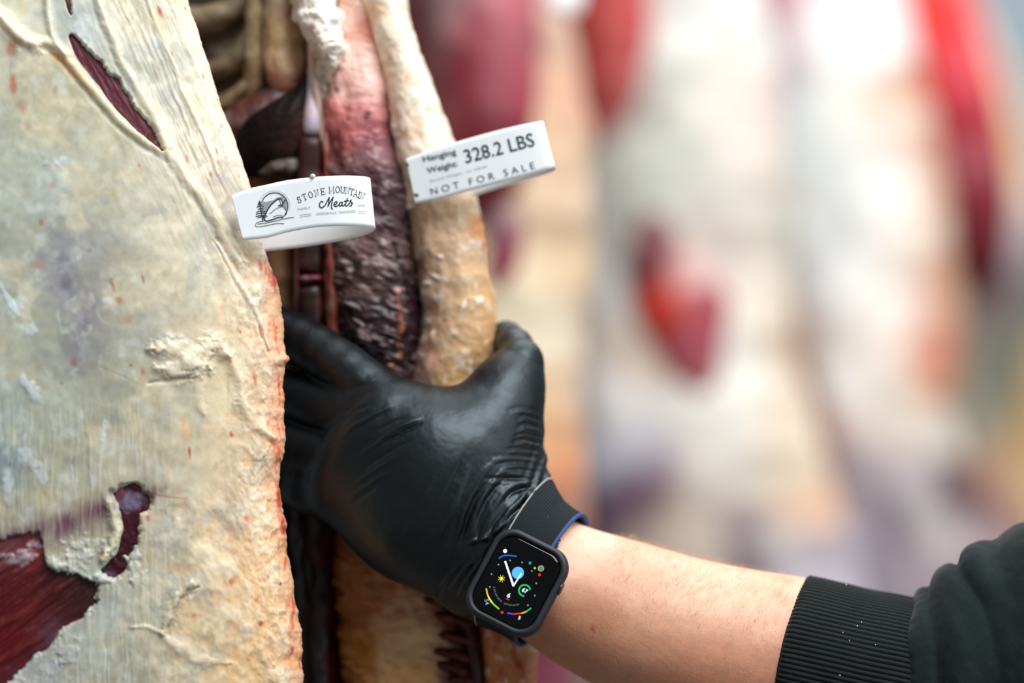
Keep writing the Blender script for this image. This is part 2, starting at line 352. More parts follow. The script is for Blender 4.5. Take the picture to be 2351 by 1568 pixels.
    pa.stroke([(212, -40), (238, 40), (262, 95), (284, 150), (312, 200), (350, 262), (384, 335)], 13, (226, 220, 196), .6, h=0.003, taper=False, groove=0.0008)
    pa.stroke([(330, -20), (372, 90), (398, 150), (432, 240), (470, 320), (500, 400)], 9, (240, 230, 206), .5, h=0.0018)
    pa.stroke([(395, 20), (440, 130), (480, 240), (520, 360)], 7, (242, 234, 212), .4, h=0.0012)
    pa.stroke([(450, 420), (500, 490), (560, 600)], 9, (244, 232, 206), .5, h=0.0014)
    pa.stroke([(500, 560), (545, 640), (590, 720), (615, 800)], 9, (244, 232, 206), .5, h=0.0014, groove=.0008)
    pa.stroke([(352, 800), (400, 802), (440, 820), (470, 800), (500, 790), (515, 812)], 34, (240, 226, 196), .8, h=0.0040, rag=.9, soft=.9)
    pa.stroke([(370, 845), (410, 850), (450, 838), (480, 842)], 30, (240, 232, 208), .8, h=0.0034, rag=.9, soft=.9)
    pa.stroke([(515, 810), (540, 850), (560, 890), (560, 930), (590, 975), (625, 1005)], 22, (242, 226, 194), .6, h=0.0026, soft=.9, rag=.6)
    pa.stroke([(460, 860), (455, 910), (470, 950)], 18, (236, 218, 184), .4, h=0.0014, soft=.9)
    pa.stroke([(340, 880), (400, 872), (440, 868)], 8, (188, 168, 128), .5, h=-0.0012)
    pa.stroke([(440, 1340), (408, 1370), (388, 1410), (372, 1452)], 14, (214, 204, 178), .5, h=0.0022, soft=.9)
    pa.stroke([(452, 1348), (420, 1378), (402, 1416), (386, 1455)], 11, (196, 170, 130), .45, h=-0.0026, soft=.9)  # crease: its shade is painted into the colour along with the groove
    pa.stroke([(372, 1455), (400, 1480), (450, 1510), (520, 1520)], 20, (236, 218, 186), .5, h=0.0012, soft=.9)
    pa.stroke([(300, 1440), (340, 1440), (375, 1458)], 7, (222, 214, 190), .6, h=0.001)
    pa.blob(658, 824, 9, 11, (238, 160, 92), .6, 0, .6, .1, .1, h=0.001)
    pa.stroke([(250, 1150), (258, 1190), (266, 1222), (256, 1256), (234, 1284)], 17, (228, 220, 190), .9, h=0.0046, taper=True, soft=.8)
    pa.blob(232, 1270, 10, 9, (188, 104, 66), .8, 0, .7, .2)
    fb = .5 + .5 * fbm(u / 4 + pa.w1, v / 60, 5, 2)
    for q in [(40, 1236, 100, 30), (150, 1206, 84, 38), (218, 1172, 44, 28), (335, 1132, 44, 20)]:
        du, dv = rot(u - q[0], v - q[1], -14); pa.mix(np.exp(-((du / q[2]) ** 2 + (dv / q[3]) ** 2) * 1.2) * (.35 + 1.1 * fb), (108, 70, 86))
    # wool-like frost around the openings
    for q in [(135, 1290, 70, 34), (180, 1250, 60, 26), (60, 1285, 50, 20), (255, 1320, 46, 22), (310, 1290, 26, 50), (150, 1490, 50, 40), (30, 1560, 46, 18), (120, 1300, 40, 20), (210, 1330, 40, 12)]:
        m = pa.blob(*q, (200, 202, 196), .6, 0, .8, .8, .9, h=0.0006)
    pa.mix(sm(0.2, 0.6, fbm(u / 6, v / 6, 6, 3)) * sm(1400, 1450, v) * sm(210, 150, u), (206, 212, 222), .7)
    # where the fat is opened and the muscle shows: cut down into the fat
    raw = near_open(u, v, pa.w1, pa.w2)
    rim = sm(-0.35, 0.0, raw) * (1 - sm(0, 0.2, raw))
    pa.mix(rim * sm(1240, 1150, v) * sm(1050, 1120, v) * (u < 260), (150, 130, 140), .8)
    pa.h -= 0.0052 * sm(-0.25, 0.35, raw); pa.mix(sm(0.0, 0.25, raw), (92, 40, 46))
def near_open(u, v, w1, w2):
    """>0 inside the openings"""
    rag = 0.30 * w2 + 0.35 * fbm(rot(u, v, 20)[0] / 9, rot(u, v, 20)[1] / 30, 2, 3)
    d, f, sd = dist_poly(u, v, [(166, 84), (196, 130), (240, 180), (290, 245), (335, 295), (372, 342)])
    rg2 = .5 * fbm(rot(u, v, 35)[0] / 15, rot(u, v, 35)[1] / 38, 4, 3) + .18 * fbm(u / 6, v / 9, 1, 2)
    r = 1 - d / (21 * np.interp(f, [0, .12, .5, .8, 1], [.35, .8, 1.0, .85, .25])) + rg2 * np.where(sd < 0, 1.0, .12)
    d2, f2, _ = dist_poly(u, v, [(152, -30), (158, 10), (163, 34)]); r = np.maximum(r, 1 - d2 / (9 * (1.2 - f2)) + rag)
    # bean shape
    for (a, b, c, e, g) in [(299, 1150, 44, 37, 0), (298, 1194, 26, 34, 0), (290, 1234, 30, 50, 18), (262, 1296, 30, 32, 10)]:
        du, dv = rot(u - a, v - b, g); r = np.maximum(r, 1 - np.hypot(du / c, dv / e) + .6 * rag)
    dk, fk, _ = dist_poly(u, v, [(252, 1160), (260, 1195), (268, 1222), (256, 1258), (238, 1280)]); r = r - 2.2 * np.exp(-(dk / 13) ** 2)
    # big opening, lower left
    inside = np.minimum.reduce([(v - np.interp(u, [-200, 0, 60, 92, 108, 150, 200, 222, 240], [1228, 1240, 1226, 1224, 1290, 1316, 1312, 1330, 1360])) / 24,
                                (np.interp(v, [1180, 1240, 1300, 1340, 1380, 1420, 1440, 1480, 1510, 1568, 1700], [70, 100, 140, 222, 222, 190, 142, 118, 80, 20, -60]) - u) / 26])
    r = np.maximum(r, np.clip(inside, -1, 1) + 1.1 * rag)
    m = np.exp(-(((u - 135) / 60) ** 2 + ((v - 1290) / 26) ** 2) * 1.4); r = r - 0.7 * m * (0.7 + w2)
    m = np.exp(-(((u - 40) / 60) ** 2 + ((v - 1275) / 12) ** 2) * 1.4); r = r - 0.9 * m * (0.6 + w2)
    return r

def build_near():
    t = thing('beef_side', 'pale hanging side of beef filling the left edge, nearest to the camera', 'meat', (-0.16, 1.21, 0), 'sides of beef hanging in a row')
    vs = np.arange(-180, 1760, 2.3)
    dd = np.concatenate([D1 * (1 - np.cos(np.linspace(0, math.pi / 2, 190)))[:-1], np.arange(D1, 900, 2.4)])
    kk = np.exp(-(dd / 45) ** 2)[None]
    U = near_R(vs)[:, None] * kk + near_Rs(vs)[:, None] * (1 - kk) - dd[None, :] + 1.6 * fbm(vs / 9, vs * 0, 3, 3)[:, None] * np.exp(-dd / 40)[None]
    V = np.broadcast_to(vs[:, None], U.shape)
    G = P(U, V, np.broadcast_to(near_Y(dd), U.shape))
    N = grid_normals(G); N = N * np.where(N[..., 1:2].mean() > 0, -1, 1)
    pa = Paint(U, V, (210, 200, 180)); paint_near(pa)
    G = G + N * pa.h[..., None]
    # back of the slab
    db = np.concatenate([[0.0, 4, 12, 30, 60, 100, 160, 240], np.arange(330, 900, 60), [899]])
    Yb = 1.213 + 0.020 * np.sqrt(1 - np.clip(1 - db / 160, 0, 1) ** 2) * 1.0
    B = P(near_R(vs)[:, None] - db[None, 1:], np.broadcast_to(vs[:, None], (len(vs), len(db) - 1)), np.broadcast_to(Yb[1:], (len(vs), len(db) - 1)))
    full = np.concatenate([G[:, ::-1], B], 1); colr = np.concatenate([pa.c[:, ::-1], np.zeros(B.shape) + lin((205, 150, 120))], 1)
    F = grid_faces(*full.shape[:2])
    mesh_from('fat_cover', full, F, M_fat, t, colr)
    # muscle under the openings
    def under(u0, u1, v0, v1, colf, name='lean_meat'):
        us, vv = np.arange(u0, u1, 2.5), np.arange(v0, v1, 2.5); V2, U2 = np.meshgrid(vv, us, indexing='ij')
        G2 = P(U2, V2, near_Y(near_Rs(V2) - U2) + 0.0024); p2 = Paint(U2, V2, (70, 20, 26)); colf(p2)
        N2 = grid_normals(G2); N2 = N2 * np.where(N2[..., 1:2].mean() > 0, -1, 1); G2 = G2 + N2 * p2.h[..., None]
        n, m = U2.shape; top = G2.reshape(-1, 3); bot = top + np.array([0, 0.006, 0]); F1 = grid_faces(n, m)
        loop = np.concatenate([np.arange(m), np.arange(1, n) * m + m - 1, (n - 1) * m + np.arange(m - 2, -1, -1), np.arange(n - 2, 0, -1) * m])
        l2 = np.roll(loop, -1); side = np.stack([loop, loop + n * m, l2 + n * m, l2], -1)
        return mesh_from(name, np.vstack([top, bot]), np.vstack([F1, F1[:, ::-1] + n * m, side]), M_meat, t, np.vstack([p2.c.reshape(-1, 3)] * 2))
    def slit(p):
        p.c[:] = lin((84, 32, 42)); f = fbm(rot(p.u, p.v, 62)[1] / 4, rot(p.u, p.v, 62)[0] / 40, 3, 3); p.h += .0004 * f
        p.mix(sm(0, .6, f), (104, 48, 58)); p.mix(sm(290, 330, p.v) * sm(.1, .4, fbm(rot(p.u, p.v, 20)[0] / 4, rot(p.u, p.v, 20)[1] / 30, 4, 2)), (150, 130, 140), .7)
    under(135, 395, -80, 362, slit)
    def bean(p):
        p.c[:] = lin((62, 18, 28)); p.h += .0006 * p.w2; p.blob(300, 1150, 40, 30, (112, 98, 122), .95, 0, .6, .3, .3); p.blob(276, 1132, 14, 20, (104, 48, 62), .8); p.mix(sm(1180, 1250, p.v), (52, 12, 20), .6)
        p.blob(250, 1320, 30, 14, (96, 74, 92), .7, 0, .7, .5, .5)
    under(228, 345, 1105, 1335, bean)
    def big(p):
        p.splats([(0, 1240, (110, 70, 78), 40), (120, 1215, (112, 84, 100), 40), (60, 1260, (120, 40, 40), 50), (0, 1290, (96, 46, 52), 40), (0, 1350, (78, 14, 20), 60), (60, 1400, (86, 12, 16), 70), (120, 1360, (60, 18, 20), 60),
                  (190, 1360, (52, 24, 22), 50), (140, 1420, (66, 14, 20), 50), (20, 1480, (92, 6, 12), 60), (70, 1510, (76, 20, 30), 50), (120, 1450, (92, 60, 74), 40), (-100, 1400, (84, 12, 16), 100), (50, 1560, (80, 30, 36), 50)], r=60, warp=24)
        f = fbm(rot(p.u, p.v, -38)[1] / 9, rot(p.u, p.v, -38)[0] / 60, 6, 3); p.h += .0012 * f; p.mix(sm(.15, .6, f), (122, 54, 44), .35)
        for q in [(30, 1290, 60, 16), (75, 1275, 30, 20), (10, 1275, 30, 12), (90, 1250, 30, 16)]: p.blob(*q, (170, 150, 156), .6, -10, .9, .9, .8, h=.0006)
    under(-180, 236, 1170, 1700, big)
    return t
near = build_near()
# ------------------------------------------------------------------ second side of beef, the one being held
def build_held():
    t = thing('beef_side', 'side of beef gripped by the gloved hand, cut face with dark lean and backbone showing', 'meat', (-0.06, 1.28, 0), 'sides of beef hanging in a row')
    SB = spine_body
    # inner wall of the rib cage
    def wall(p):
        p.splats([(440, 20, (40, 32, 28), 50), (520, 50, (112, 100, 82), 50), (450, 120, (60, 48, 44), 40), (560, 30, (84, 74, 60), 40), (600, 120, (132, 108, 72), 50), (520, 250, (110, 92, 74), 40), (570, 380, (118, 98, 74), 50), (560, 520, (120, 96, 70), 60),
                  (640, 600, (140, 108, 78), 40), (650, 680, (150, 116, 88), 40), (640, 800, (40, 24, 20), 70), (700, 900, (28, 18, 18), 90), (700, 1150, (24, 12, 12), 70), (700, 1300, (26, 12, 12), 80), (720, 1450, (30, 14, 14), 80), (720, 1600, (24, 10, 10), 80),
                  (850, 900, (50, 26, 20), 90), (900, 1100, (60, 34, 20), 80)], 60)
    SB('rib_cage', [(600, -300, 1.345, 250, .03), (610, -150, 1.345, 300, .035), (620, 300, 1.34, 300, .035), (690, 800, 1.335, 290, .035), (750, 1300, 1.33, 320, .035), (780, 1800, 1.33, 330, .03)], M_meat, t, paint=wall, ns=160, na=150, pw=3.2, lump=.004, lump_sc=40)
    def tan(c1, c2, sc=20):
        def f(p):
            p.c[:] = lin(c1); p.mix(sm(-.2, .5, fbm(p.u / sc, p.v / sc, 3, 4)), c2)
        return f
    for pts in ([(380, 40, 1.307, 34, .012), (470, 48, 1.304, 36, .012), (560, 10, 1.304, 26, .01), (600, -60, 1.31, 24, .01)],
                [(380, 190, 1.307, 26, .010), (480, 168, 1.303, 24, .010), (560, 120, 1.30, 30, .010), (600, 20, 1.302, 26, .010), (615, -100, 1.31, 26, .01)],
                [(420, 262, 1.305, 26, .010), (520, 238, 1.30, 24, .010), (570, 200, 1.298, 20, .010), (620, 160, 1.30, 14, .008)]):
        SB('rib', pts, M_bone, t, paint=tan((118, 104, 82), (150, 128, 92), 30), lump=.001, ns=50, na=24)
    SB('rib', [(560, 420, 1.302, 26, .010), (640, 440, 1.298, 40, .012), (645, 600, 1.298, 36, .012), (650, 760, 1.30, 36, .012), (655, 860, 1.30, 30, .01)], M_bone, t, paint=tan((150, 112, 80), (126, 92, 64), 24), lump=.0015, ns=60, na=30)
    # tallow strands at the top
    SB('fat_strand', [(655, -180, 1.288, 46, .015), (652, -20, 1.286, 42, .015), (648, 80, 1.283, 42, .015), (655, 160, 1.281, 44, .014), (668, 208, 1.283, 28, .010), (676, 224, 1.284, 8, .004)], M_fat, t, lump=.0015, na=60,
       paint=lambda p: (p.splats([(640, 0, (196, 176, 146)), (690, 20, (176, 92, 74), 40), (640, 90, (214, 180, 132)), (680, 90, (222, 190, 150)), (660, 150, (226, 196, 160)), (640, 190, (214, 142, 110), 36), (700, 170, (222, 150, 120), 36), (680, 210, (206, 120, 96), 34), (612, 60, (178, 150, 96), 40), (612, 190, (206, 160, 130), 40)], 50),))
    SB('fat_strand', [(596, -180, 1.296, 26, .012), (590, 0, 1.296, 26, .012), (592, 110, 1.296, 30, .012), (588, 190, 1.296, 26, .010), (570, 250, 1.297, 10, .005)], M_fat, t, lump=.0012, na=40, paint=tan((166, 142, 104), (190, 172, 136), 18))
    # torn skirt
    SB('skirt_meat', [(690, 180, 1.285, 14, .006), (650, 232, 1.285, 44, .010), (590, 282, 1.287, 62, .014), (540, 322, 1.29, 60, .012), (500, 360, 1.295, 30, .008)], M_meat, t, lump=.002, na=60,
       paint=lambda p: (p.splats([(560, 240, (96, 52, 40)), (600, 230, (104, 60, 50)), (540, 300, (112, 60, 46)), (650, 215, (196, 180, 196), 30), (680, 190, (220, 190, 190), 26), (590, 262, (130, 108, 112), 26), (560, 290, (118, 92, 94), 26), (520, 280, (150, 132, 130), 26), (600, 320, (48, 22, 22), 40)], 40),))
    def flap(p):
        p.splats([(690, 200, (24, 10, 10)), (640, 300, (26, 12, 12)), (580, 340, (18, 8, 8)), (690, 300, (52, 16, 16), 30), (600, 380, (20, 10, 10)), (660, 330, (44, 24, 18), 24), (560, 330, (14, 6, 8))], 40); p.h += .0004 * fbm(rot(p.u, p.v, -50)[0] / 26, rot(p.u, p.v, -50)[1] / 8, 2, 3)
    SB('skirt_meat', [(712, 160, 1.272, 4, .002), (694, 216, 1.27, 24, .006), (660, 268, 1.268, 54, .008), (626, 320, 1.27, 76, .009), (592, 352, 1.273, 66, .009), (556, 384, 1.276, 34, .006), (540, 400, 1.278, 8, .002)], M_skirt, t, lump=.0010, lump_sc=50, na=90, ns=80, pw=1.5, paint=flap)
    SB('skirt_meat', [(596, 400, 1.272, 8, .003), (630, 386, 1.27, 20, .006), (670, 380, 1.27, 22, .006), (700, 372, 1.272, 10, .004)], M_meat, t, lump=.001, na=40, paint=tan((44, 28, 26), (116, 104, 96), 14))
    # backbone: vertebra bodies with their discs
    def vert(p):
        p.splats([(715, 340, (56, 26, 22)), (700, 450, (60, 30, 26)), (715, 600, (48, 26, 22)), (715, 560, (40, 22, 20)), (712, 700, (42, 22, 20)), (710, 780, (36, 18, 16)), (680, 600, (104, 54, 46), 20), (752, 700, (120, 60, 48), 18), (745, 420, (110, 54, 50), 16)], 40)
    for a, b in ((306, 462), (468, 632), (648, 800), (806, 960)):
        SB('vertebra', [(712, a, 1.276, 10, .003), (713, a + 8, 1.274, 26, .008), (714, a + 24, 1.2725, 31, .010), (714, (a + b) / 2, 1.2725, 32, .010), (714, b - 20, 1.2725, 32, .010), (713, b - 6, 1.274, 28, .008), (712, b, 1.276, 10, .003)], M_bone, t, paint=vert, pw=3, lump=.0008, na=40, ns=50)
    SB('cartilage', [(716, 158, 1.272, 10, .004), (716, 220, 1.270, 15, .006), (718, 270, 1.269, 24, .007), (720, 304, 1.270, 26, .006), (720, 314, 1.272, 12, .003)], M_bone, t, paint=tan((206, 196, 216), (222, 200, 204), 20), na=36)
    for z in (639, 465):
        SB('disc', [(676, z, 1.275, 5, .003), (690, z + 2, 1.27, 9, .006), (714, z, 1.268, 9, .006), (740, z, 1.27, 9, .006), (752, z, 1.275, 5, .003)], M_bone, t, paint=tan((116, 40, 48), (150, 110, 140), 16), na=20, ns=30)
    SB('spinal_membrane', [(748, 250, 1.272, 8, .004), (752, 330, 1.27, 11, .007), (756, 480, 1.268, 14, .008), (762, 620, 1.267, 17, .008), (766, 760, 1.268, 18, .008), (772, 860, 1.27, 18, .008), (780, 1000, 1.275, 16, .006)], M_bone, t, lump=.0015, na=30, ns=120,
       paint=lambda p: (p.splats([(750, 300, (214, 150, 140), 30), (750, 400, (150, 70, 66)), (750, 500, (122, 60, 56)), (765, 560, (140, 74, 66)), (750, 640, (116, 36, 24)), (770, 640, (150, 90, 76)), (752, 700, (150, 108, 96), 20), (768, 760, (112, 44, 36)), (775, 720, (130, 60, 50))], 36), p.jitter(.25, 14)))
    SB('spinal_membrane', [(682, 420, 1.275, 5, .003), (684, 560, 1.272, 8, .006), (682, 700, 1.272, 8, .006), (684, 860, 1.275, 6, .004)], M_bone, t, na=20, paint=tan((98, 48, 42), (120, 70, 60), 16))
    # eye of lean beside the backbone
    def lean(p):
        u, v = p.u, p.v
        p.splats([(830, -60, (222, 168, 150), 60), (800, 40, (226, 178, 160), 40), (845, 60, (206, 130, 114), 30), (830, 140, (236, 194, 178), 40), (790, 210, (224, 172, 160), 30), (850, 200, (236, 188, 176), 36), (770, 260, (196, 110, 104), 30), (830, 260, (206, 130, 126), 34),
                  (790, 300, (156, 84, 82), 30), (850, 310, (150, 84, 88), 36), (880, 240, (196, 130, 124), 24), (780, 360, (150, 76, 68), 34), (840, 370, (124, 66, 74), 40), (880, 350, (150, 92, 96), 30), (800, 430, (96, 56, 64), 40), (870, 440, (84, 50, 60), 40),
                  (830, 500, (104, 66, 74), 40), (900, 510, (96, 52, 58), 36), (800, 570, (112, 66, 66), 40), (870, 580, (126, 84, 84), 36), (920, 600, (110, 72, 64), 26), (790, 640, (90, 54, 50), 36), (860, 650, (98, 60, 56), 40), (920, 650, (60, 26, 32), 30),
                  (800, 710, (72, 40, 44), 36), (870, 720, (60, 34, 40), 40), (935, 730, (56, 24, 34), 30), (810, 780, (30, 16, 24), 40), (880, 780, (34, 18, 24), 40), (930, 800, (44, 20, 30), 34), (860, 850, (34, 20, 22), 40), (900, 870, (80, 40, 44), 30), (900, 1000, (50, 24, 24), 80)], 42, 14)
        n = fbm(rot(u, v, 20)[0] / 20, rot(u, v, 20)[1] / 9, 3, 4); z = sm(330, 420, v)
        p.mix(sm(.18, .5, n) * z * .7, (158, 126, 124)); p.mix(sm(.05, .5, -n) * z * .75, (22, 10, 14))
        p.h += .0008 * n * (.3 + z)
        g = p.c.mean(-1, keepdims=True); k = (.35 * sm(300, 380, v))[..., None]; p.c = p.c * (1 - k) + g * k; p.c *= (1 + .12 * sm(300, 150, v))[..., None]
        for q in [(775, 205, 12, 14), (772, 192, 18, 7), (845, 262, 9, 16), (798, 275, 9, 8), (800, 245, 6, 6), (825, 248, 5, 6)]: p.blob(*q, (74, 48, 48), .8, 20, .9, .5, .4)
        for q in [(805, 300, 40, 12), (790, 330, 22, 16), (880, 300, 22, 10)]: p.blob(*q, (168, 66, 66), .35, 0, .9, .8, .6)
        for q in [(790, 600, 22, 7, 10), (868, 602, 20, 12, 20), (838, 605, 10, 6, 0), (800, 622, 9, 9, 30), (880, 560, 12, 8, 0), (830, 745, 12, 5, 30), (815, 735, 20, 5, 30), (810, 700, 26, 6, 30), (865, 690, 14, 9, 0), (830, 775, 16, 5, 30), (870, 780, 24, 5, 30), (790, 680, 20, 6, 20), (900, 785, 14, 5, 0), (835, 520, 14, 6, 30), (820, 470, 16, 6, 40), (790, 560, 24, 10, 10)]:
            p.blob(q[0], q[1], q[2], q[3], (190, 176, 176), .6, q[4], .9, .7, .6, h=.0006)
        for q in [(915, 818, 12, 12), (900, 840, 14, 10), (925, 795, 8, 8), (918, 750, 7, 30)]: p.blob(*q, (156, 108, 66), .8, 0, .9, .7, .5, h=.0008)
        p.blob(912, 667, 13, 11, (214, 158, 150), .9, 0, .6, .4, .2, h=.0015); p.stroke([(912, 680), (918, 740), (914, 800)], 8, (132, 74, 52), .7, h=.001)
        p.stroke([(905, 560), (925, 620), (950, 690)], 9, (18, 8, 12), .85, h=-.002); p.stroke([(940, 640), (956, 720), (950, 800)], 12, (40, 16, 26), .8)
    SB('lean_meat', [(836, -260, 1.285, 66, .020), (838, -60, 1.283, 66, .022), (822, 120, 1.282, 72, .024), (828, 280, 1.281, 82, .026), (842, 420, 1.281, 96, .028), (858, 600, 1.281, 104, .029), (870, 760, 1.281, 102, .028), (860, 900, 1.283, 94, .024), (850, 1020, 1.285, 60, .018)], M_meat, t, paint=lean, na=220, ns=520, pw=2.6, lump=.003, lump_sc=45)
    # white kidney fat lump
    def lump(p):
        p.splats([(700, -60, (246, 240, 226)), (720, 20, (248, 242, 230)), (680, 10, (240, 220, 206), 26), (760, 50, (250, 246, 238)), (730, 70, (238, 216, 200), 30), (770, 110, (252, 248, 238)), (735, 110, (210, 180, 140), 18), (745, 150, (216, 204, 186)), (770, 160, (206, 190, 170)), (730, 170, (190, 178, 166))], 40, 12)
        p.h += .003 * fbm(p.u / 26, p.v / 26, 5, 4)
    SB('fat_lump', [(712, -160, 1.262, 44, .015), (716, -60, 1.26, 50, .016), (722, 10, 1.259, 50, .017), (742, 60, 1.258, 46, .016), (756, 110, 1.259, 38, .014), (756, 150, 1.262, 30, .012), (748, 190, 1.268, 22, .008), (736, 240, 1.272, 12, .005), (734, 262, 1.276, 3, .002)], M_fat, t, paint=lump, lump=.003, lump_sc=30, na=120, ns=200, pw=2.3)
    SB('tendon', [(716, 60, 1.268, 10, .005), (722, 160, 1.266, 14, .006), (730, 240, 1.268, 12, .005), (744, 340, 1.27, 7, .004), (752, 430, 1.272, 3, .002)], M_fat, t, paint=tan((210, 194, 182), (216, 176, 160), 16), na=24)
    # outer fat, right rim
    def rim(p):
        u, v = p.u, p.v
        p.splats([(880, -60, (240, 224, 200)), (900, 60, (238, 222, 198)), (850, 40, (226, 190, 154), 26), (940, 120, (232, 222, 204), 30), (900, 160, (240, 220, 192)), (880, 220, (230, 206, 176), 30), (960, 240, (240, 226, 206), 30), (930, 300, (232, 212, 190)), (990, 320, (240, 220, 196)),
                  (905, 360, (216, 190, 166), 30), (960, 400, (230, 208, 180)), (930, 500, (150, 106, 84), 24), (970, 520, (212, 184, 150)), (1050, 500, (216, 190, 156)), (1100, 520, (222, 150, 90), 26), (1020, 560, (206, 176, 144)), (1090, 600, (214, 178, 136), 40), (950, 600, (150, 108, 92), 24),
                  (1000, 660, (206, 176, 146)), (1060, 680, (212, 180, 138)), (1120, 680, (214, 172, 118), 36), (975, 720, (186, 148, 128), 26), (1040, 760, (204, 170, 132)), (1110, 780, (198, 158, 108)), (980, 820, (184, 138, 116), 30), (970, 860, (196, 160, 144), 30), (1050, 860, (190, 154, 104)), (1100, 860, (180, 144, 96), 30),
                  (1050, 1000, (190, 150, 104)), (1160, 1300, (206, 150, 96)), (1130, 1450, (206, 130, 76)), (1180, 1500, (210, 136, 80)), (1215, 1500, (222, 164, 110), 26), (1170, 1560, (204, 120, 70))], 46, 14)
        n = fbm(u / 20, v / 28, 3, 3); p.mix(sm(.15, .5, n) * .55, (240, 226, 208)); p.mix(sm(.15, .5, -n) * .4, (214, 166, 126)); p.h += .0008 * n; p.c *= np.array([1.0, .98, .99]) * (1 + .10 * sm(480, 300, v))[..., None]
        for q in [(903, 292, 13, 10), (912, 310, 12, 9), (1000, 636, 20, 8), (980, 650, 12, 9), (940, 475, 10, 12), (990, 770, 7, 16), (1064, 700, 7, 20), (1098, 690, 12, 14), (960, 730, 10, 8), (955, 690, 12, 8), (1010, 590, 10, 10)]: p.blob(*q, (244, 232, 220), .8, 20, .8, .5, .4, h=.001)
        for q in [(906, 142, 14, 6), (850, 100, 14, 20), (860, 150, 12, 12), (930, 305, 9, 9), (985, 250, 12, 12), (875, 25, 8, 6), (845, 75, 14, 6)]: p.blob(*q, (226, 170, 124), .7, 20, .8, .5, .4)
        for q in [(970, 845, 20, 10), (1000, 705, 12, 10), (1104, 505, 8, 26), (1110, 560, 7, 34)]: p.blob(*q, (196, 84, 52), .55, 0, .9, .6, .4)
        for q in [(1140, 1470, 14, 36, 0), (1190, 1520, 14, 46, 160), (1105, 1460, 12, 24, 20), (1150, 1545, 12, 20, 0), (1175, 1470, 10, 22, 150)]: p.blob(*q[:4], (158, 30, 14), .7, q[4], .9, .7, .5)
    RL = [(-260, 790, 905), (-100, 806, 922), (0, 824, 936), (60, 846, 946), (120, 862, 963), (180, 877, 986), (260, 892, 1014), (340, 903, 1041), (400, 914, 1062), (450, 922, 1086), (500, 930, 1103), (560, 942, 1116), (620, 955, 1124), (700, 966, 1138), (760, 966, 1143),
          (820, 958, 1140), (870, 946, 1128), (950, 950, 1126), (1050, 990, 1140), (1200, 1050, 1190), (1330, 1080, 1218), (1450, 1094, 1234), (1568, 1106, 1230), (1800, 1120, 1236)]
    SB('fat_cover', [((l + r) / 2, v, 1.278, (r - l) / 2, .027) for v, l, r in RL], M_fat, t, paint=rim, ns=700, na=180, pw=2.3, lump=.0016, lump_sc=55)
    # lower inside: golden fat with streaks of lean
    def gold(p):
        u, v = p.u, p.v
        p.splats([(790, 1240, (140, 74, 36)), (820, 1300, (160, 94, 36)), (800, 1400, (164, 98, 36)), (860, 1350, (172, 108, 46)), (900, 1330, (196, 140, 90)), (830, 1500, (172, 112, 32)), (790, 1540, (156, 96, 40)), (910, 1420, (206, 156, 108)), (900, 1500, (214, 170, 120)), (960, 1380, (206, 156, 116)),
                  (960, 1460, (226, 190, 140)), (950, 1540, (214, 166, 108)), (1020, 1400, (150, 84, 66)), (1040, 1380, (120, 50, 44), 26), (1010, 1500, (200, 158, 124), 30), (1060, 1440, (130, 84, 70), 30), (1040, 1530, (90, 50, 56), 30)], 40, 14)
        n = fbm(rot(u, v, 20)[0] / 26, rot(u, v, 20)[1] / 11, 3, 4); p.mix(sm(.1, .5, n) * .35, (206, 146, 92)); p.mix(sm(.1, .5, -n) * .35, (146, 84, 44)); p.h += .0012 * n
        for q in [(915, 1405, 16, 12), (900, 1355, 12, 18), (870, 1400, 12, 20)]: p.blob(*q, (176, 70, 46), .6, 0, .9, .6, .4)
    SB('inner_fat', [(850, 1040, 1.292, 70, .018), (880, 1180, 1.288, 110, .024), (900, 1300, 1.287, 135, .026), (925, 1420, 1.286, 150, .027), (950, 1568, 1.286, 160, .028), (960, 1760, 1.288, 150, .025)], M_fat, t, paint=gold, ns=220, na=160, pw=2.8, lump=.002, lump_sc=30)
    for k, (x, y, L, w, an) in enumerate([(1020, 1382, 66, 12, 14), (1045, 1420, 60, 15, 18), (1050, 1462, 56, 14, 12), (1035, 1500, 66, 13, 14), (1035, 1530, 60, 15, 18), (1060, 1560, 50, 14, 10), (1040, 1600, 60, 14, 14)]):
        c, s_ = math.cos(math.radians(an)), math.sin(math.radians(an))
        SB('lean_streak', [(x - L * c, y - L * s_, 1.266, 3, .002), (x - .5 * L * c, y - .5 * L * s_ + 3, 1.262, w * .7, .005), (x, y, 1.262, w, .006), (x + .6 * L * c, y + .6 * L * s_, 1.262, w, .006), (x + L * c, y + L * s_, 1.266, 5, .003)], M_meat, t, paint=tan((72, 20, 22), (112, 46, 48), 14), lump=.001, na=24, ns=30)
    SB('lean_meat', [(1040, 1240, 1.272, 14, .006), (1065, 1380, 1.266, 20, .008), (1085, 1480, 1.264, 22, .008), (1094, 1600, 1.264, 22, .008), (1100, 1760, 1.27, 16, .006)], M_meat, t, paint=tan((44, 14, 18), (70, 26, 30), 18), lump=.001, na=30)
    SB('lean_meat', [(712, 960, 1.285, 50, .012), (716, 1150, 1.283, 54, .014), (726, 1350, 1.283, 52, .014), (730, 1568, 1.283, 50, .014), (736, 1780, 1.285, 50, .012)], M_meat, t, lump=.002, na=60, paint=lambda p: (p.splats([(700, 1200, (30, 14, 14)), (690, 1400, (26, 14, 14)), (760, 1250, (56, 16, 14), 24), (765, 1400, (60, 16, 16), 24), (770, 1540, (66, 20, 22), 24), (715, 1410, (60, 34, 36), 16), (700, 1550, (28, 14, 14))], 40),))
    return t
held = build_held()

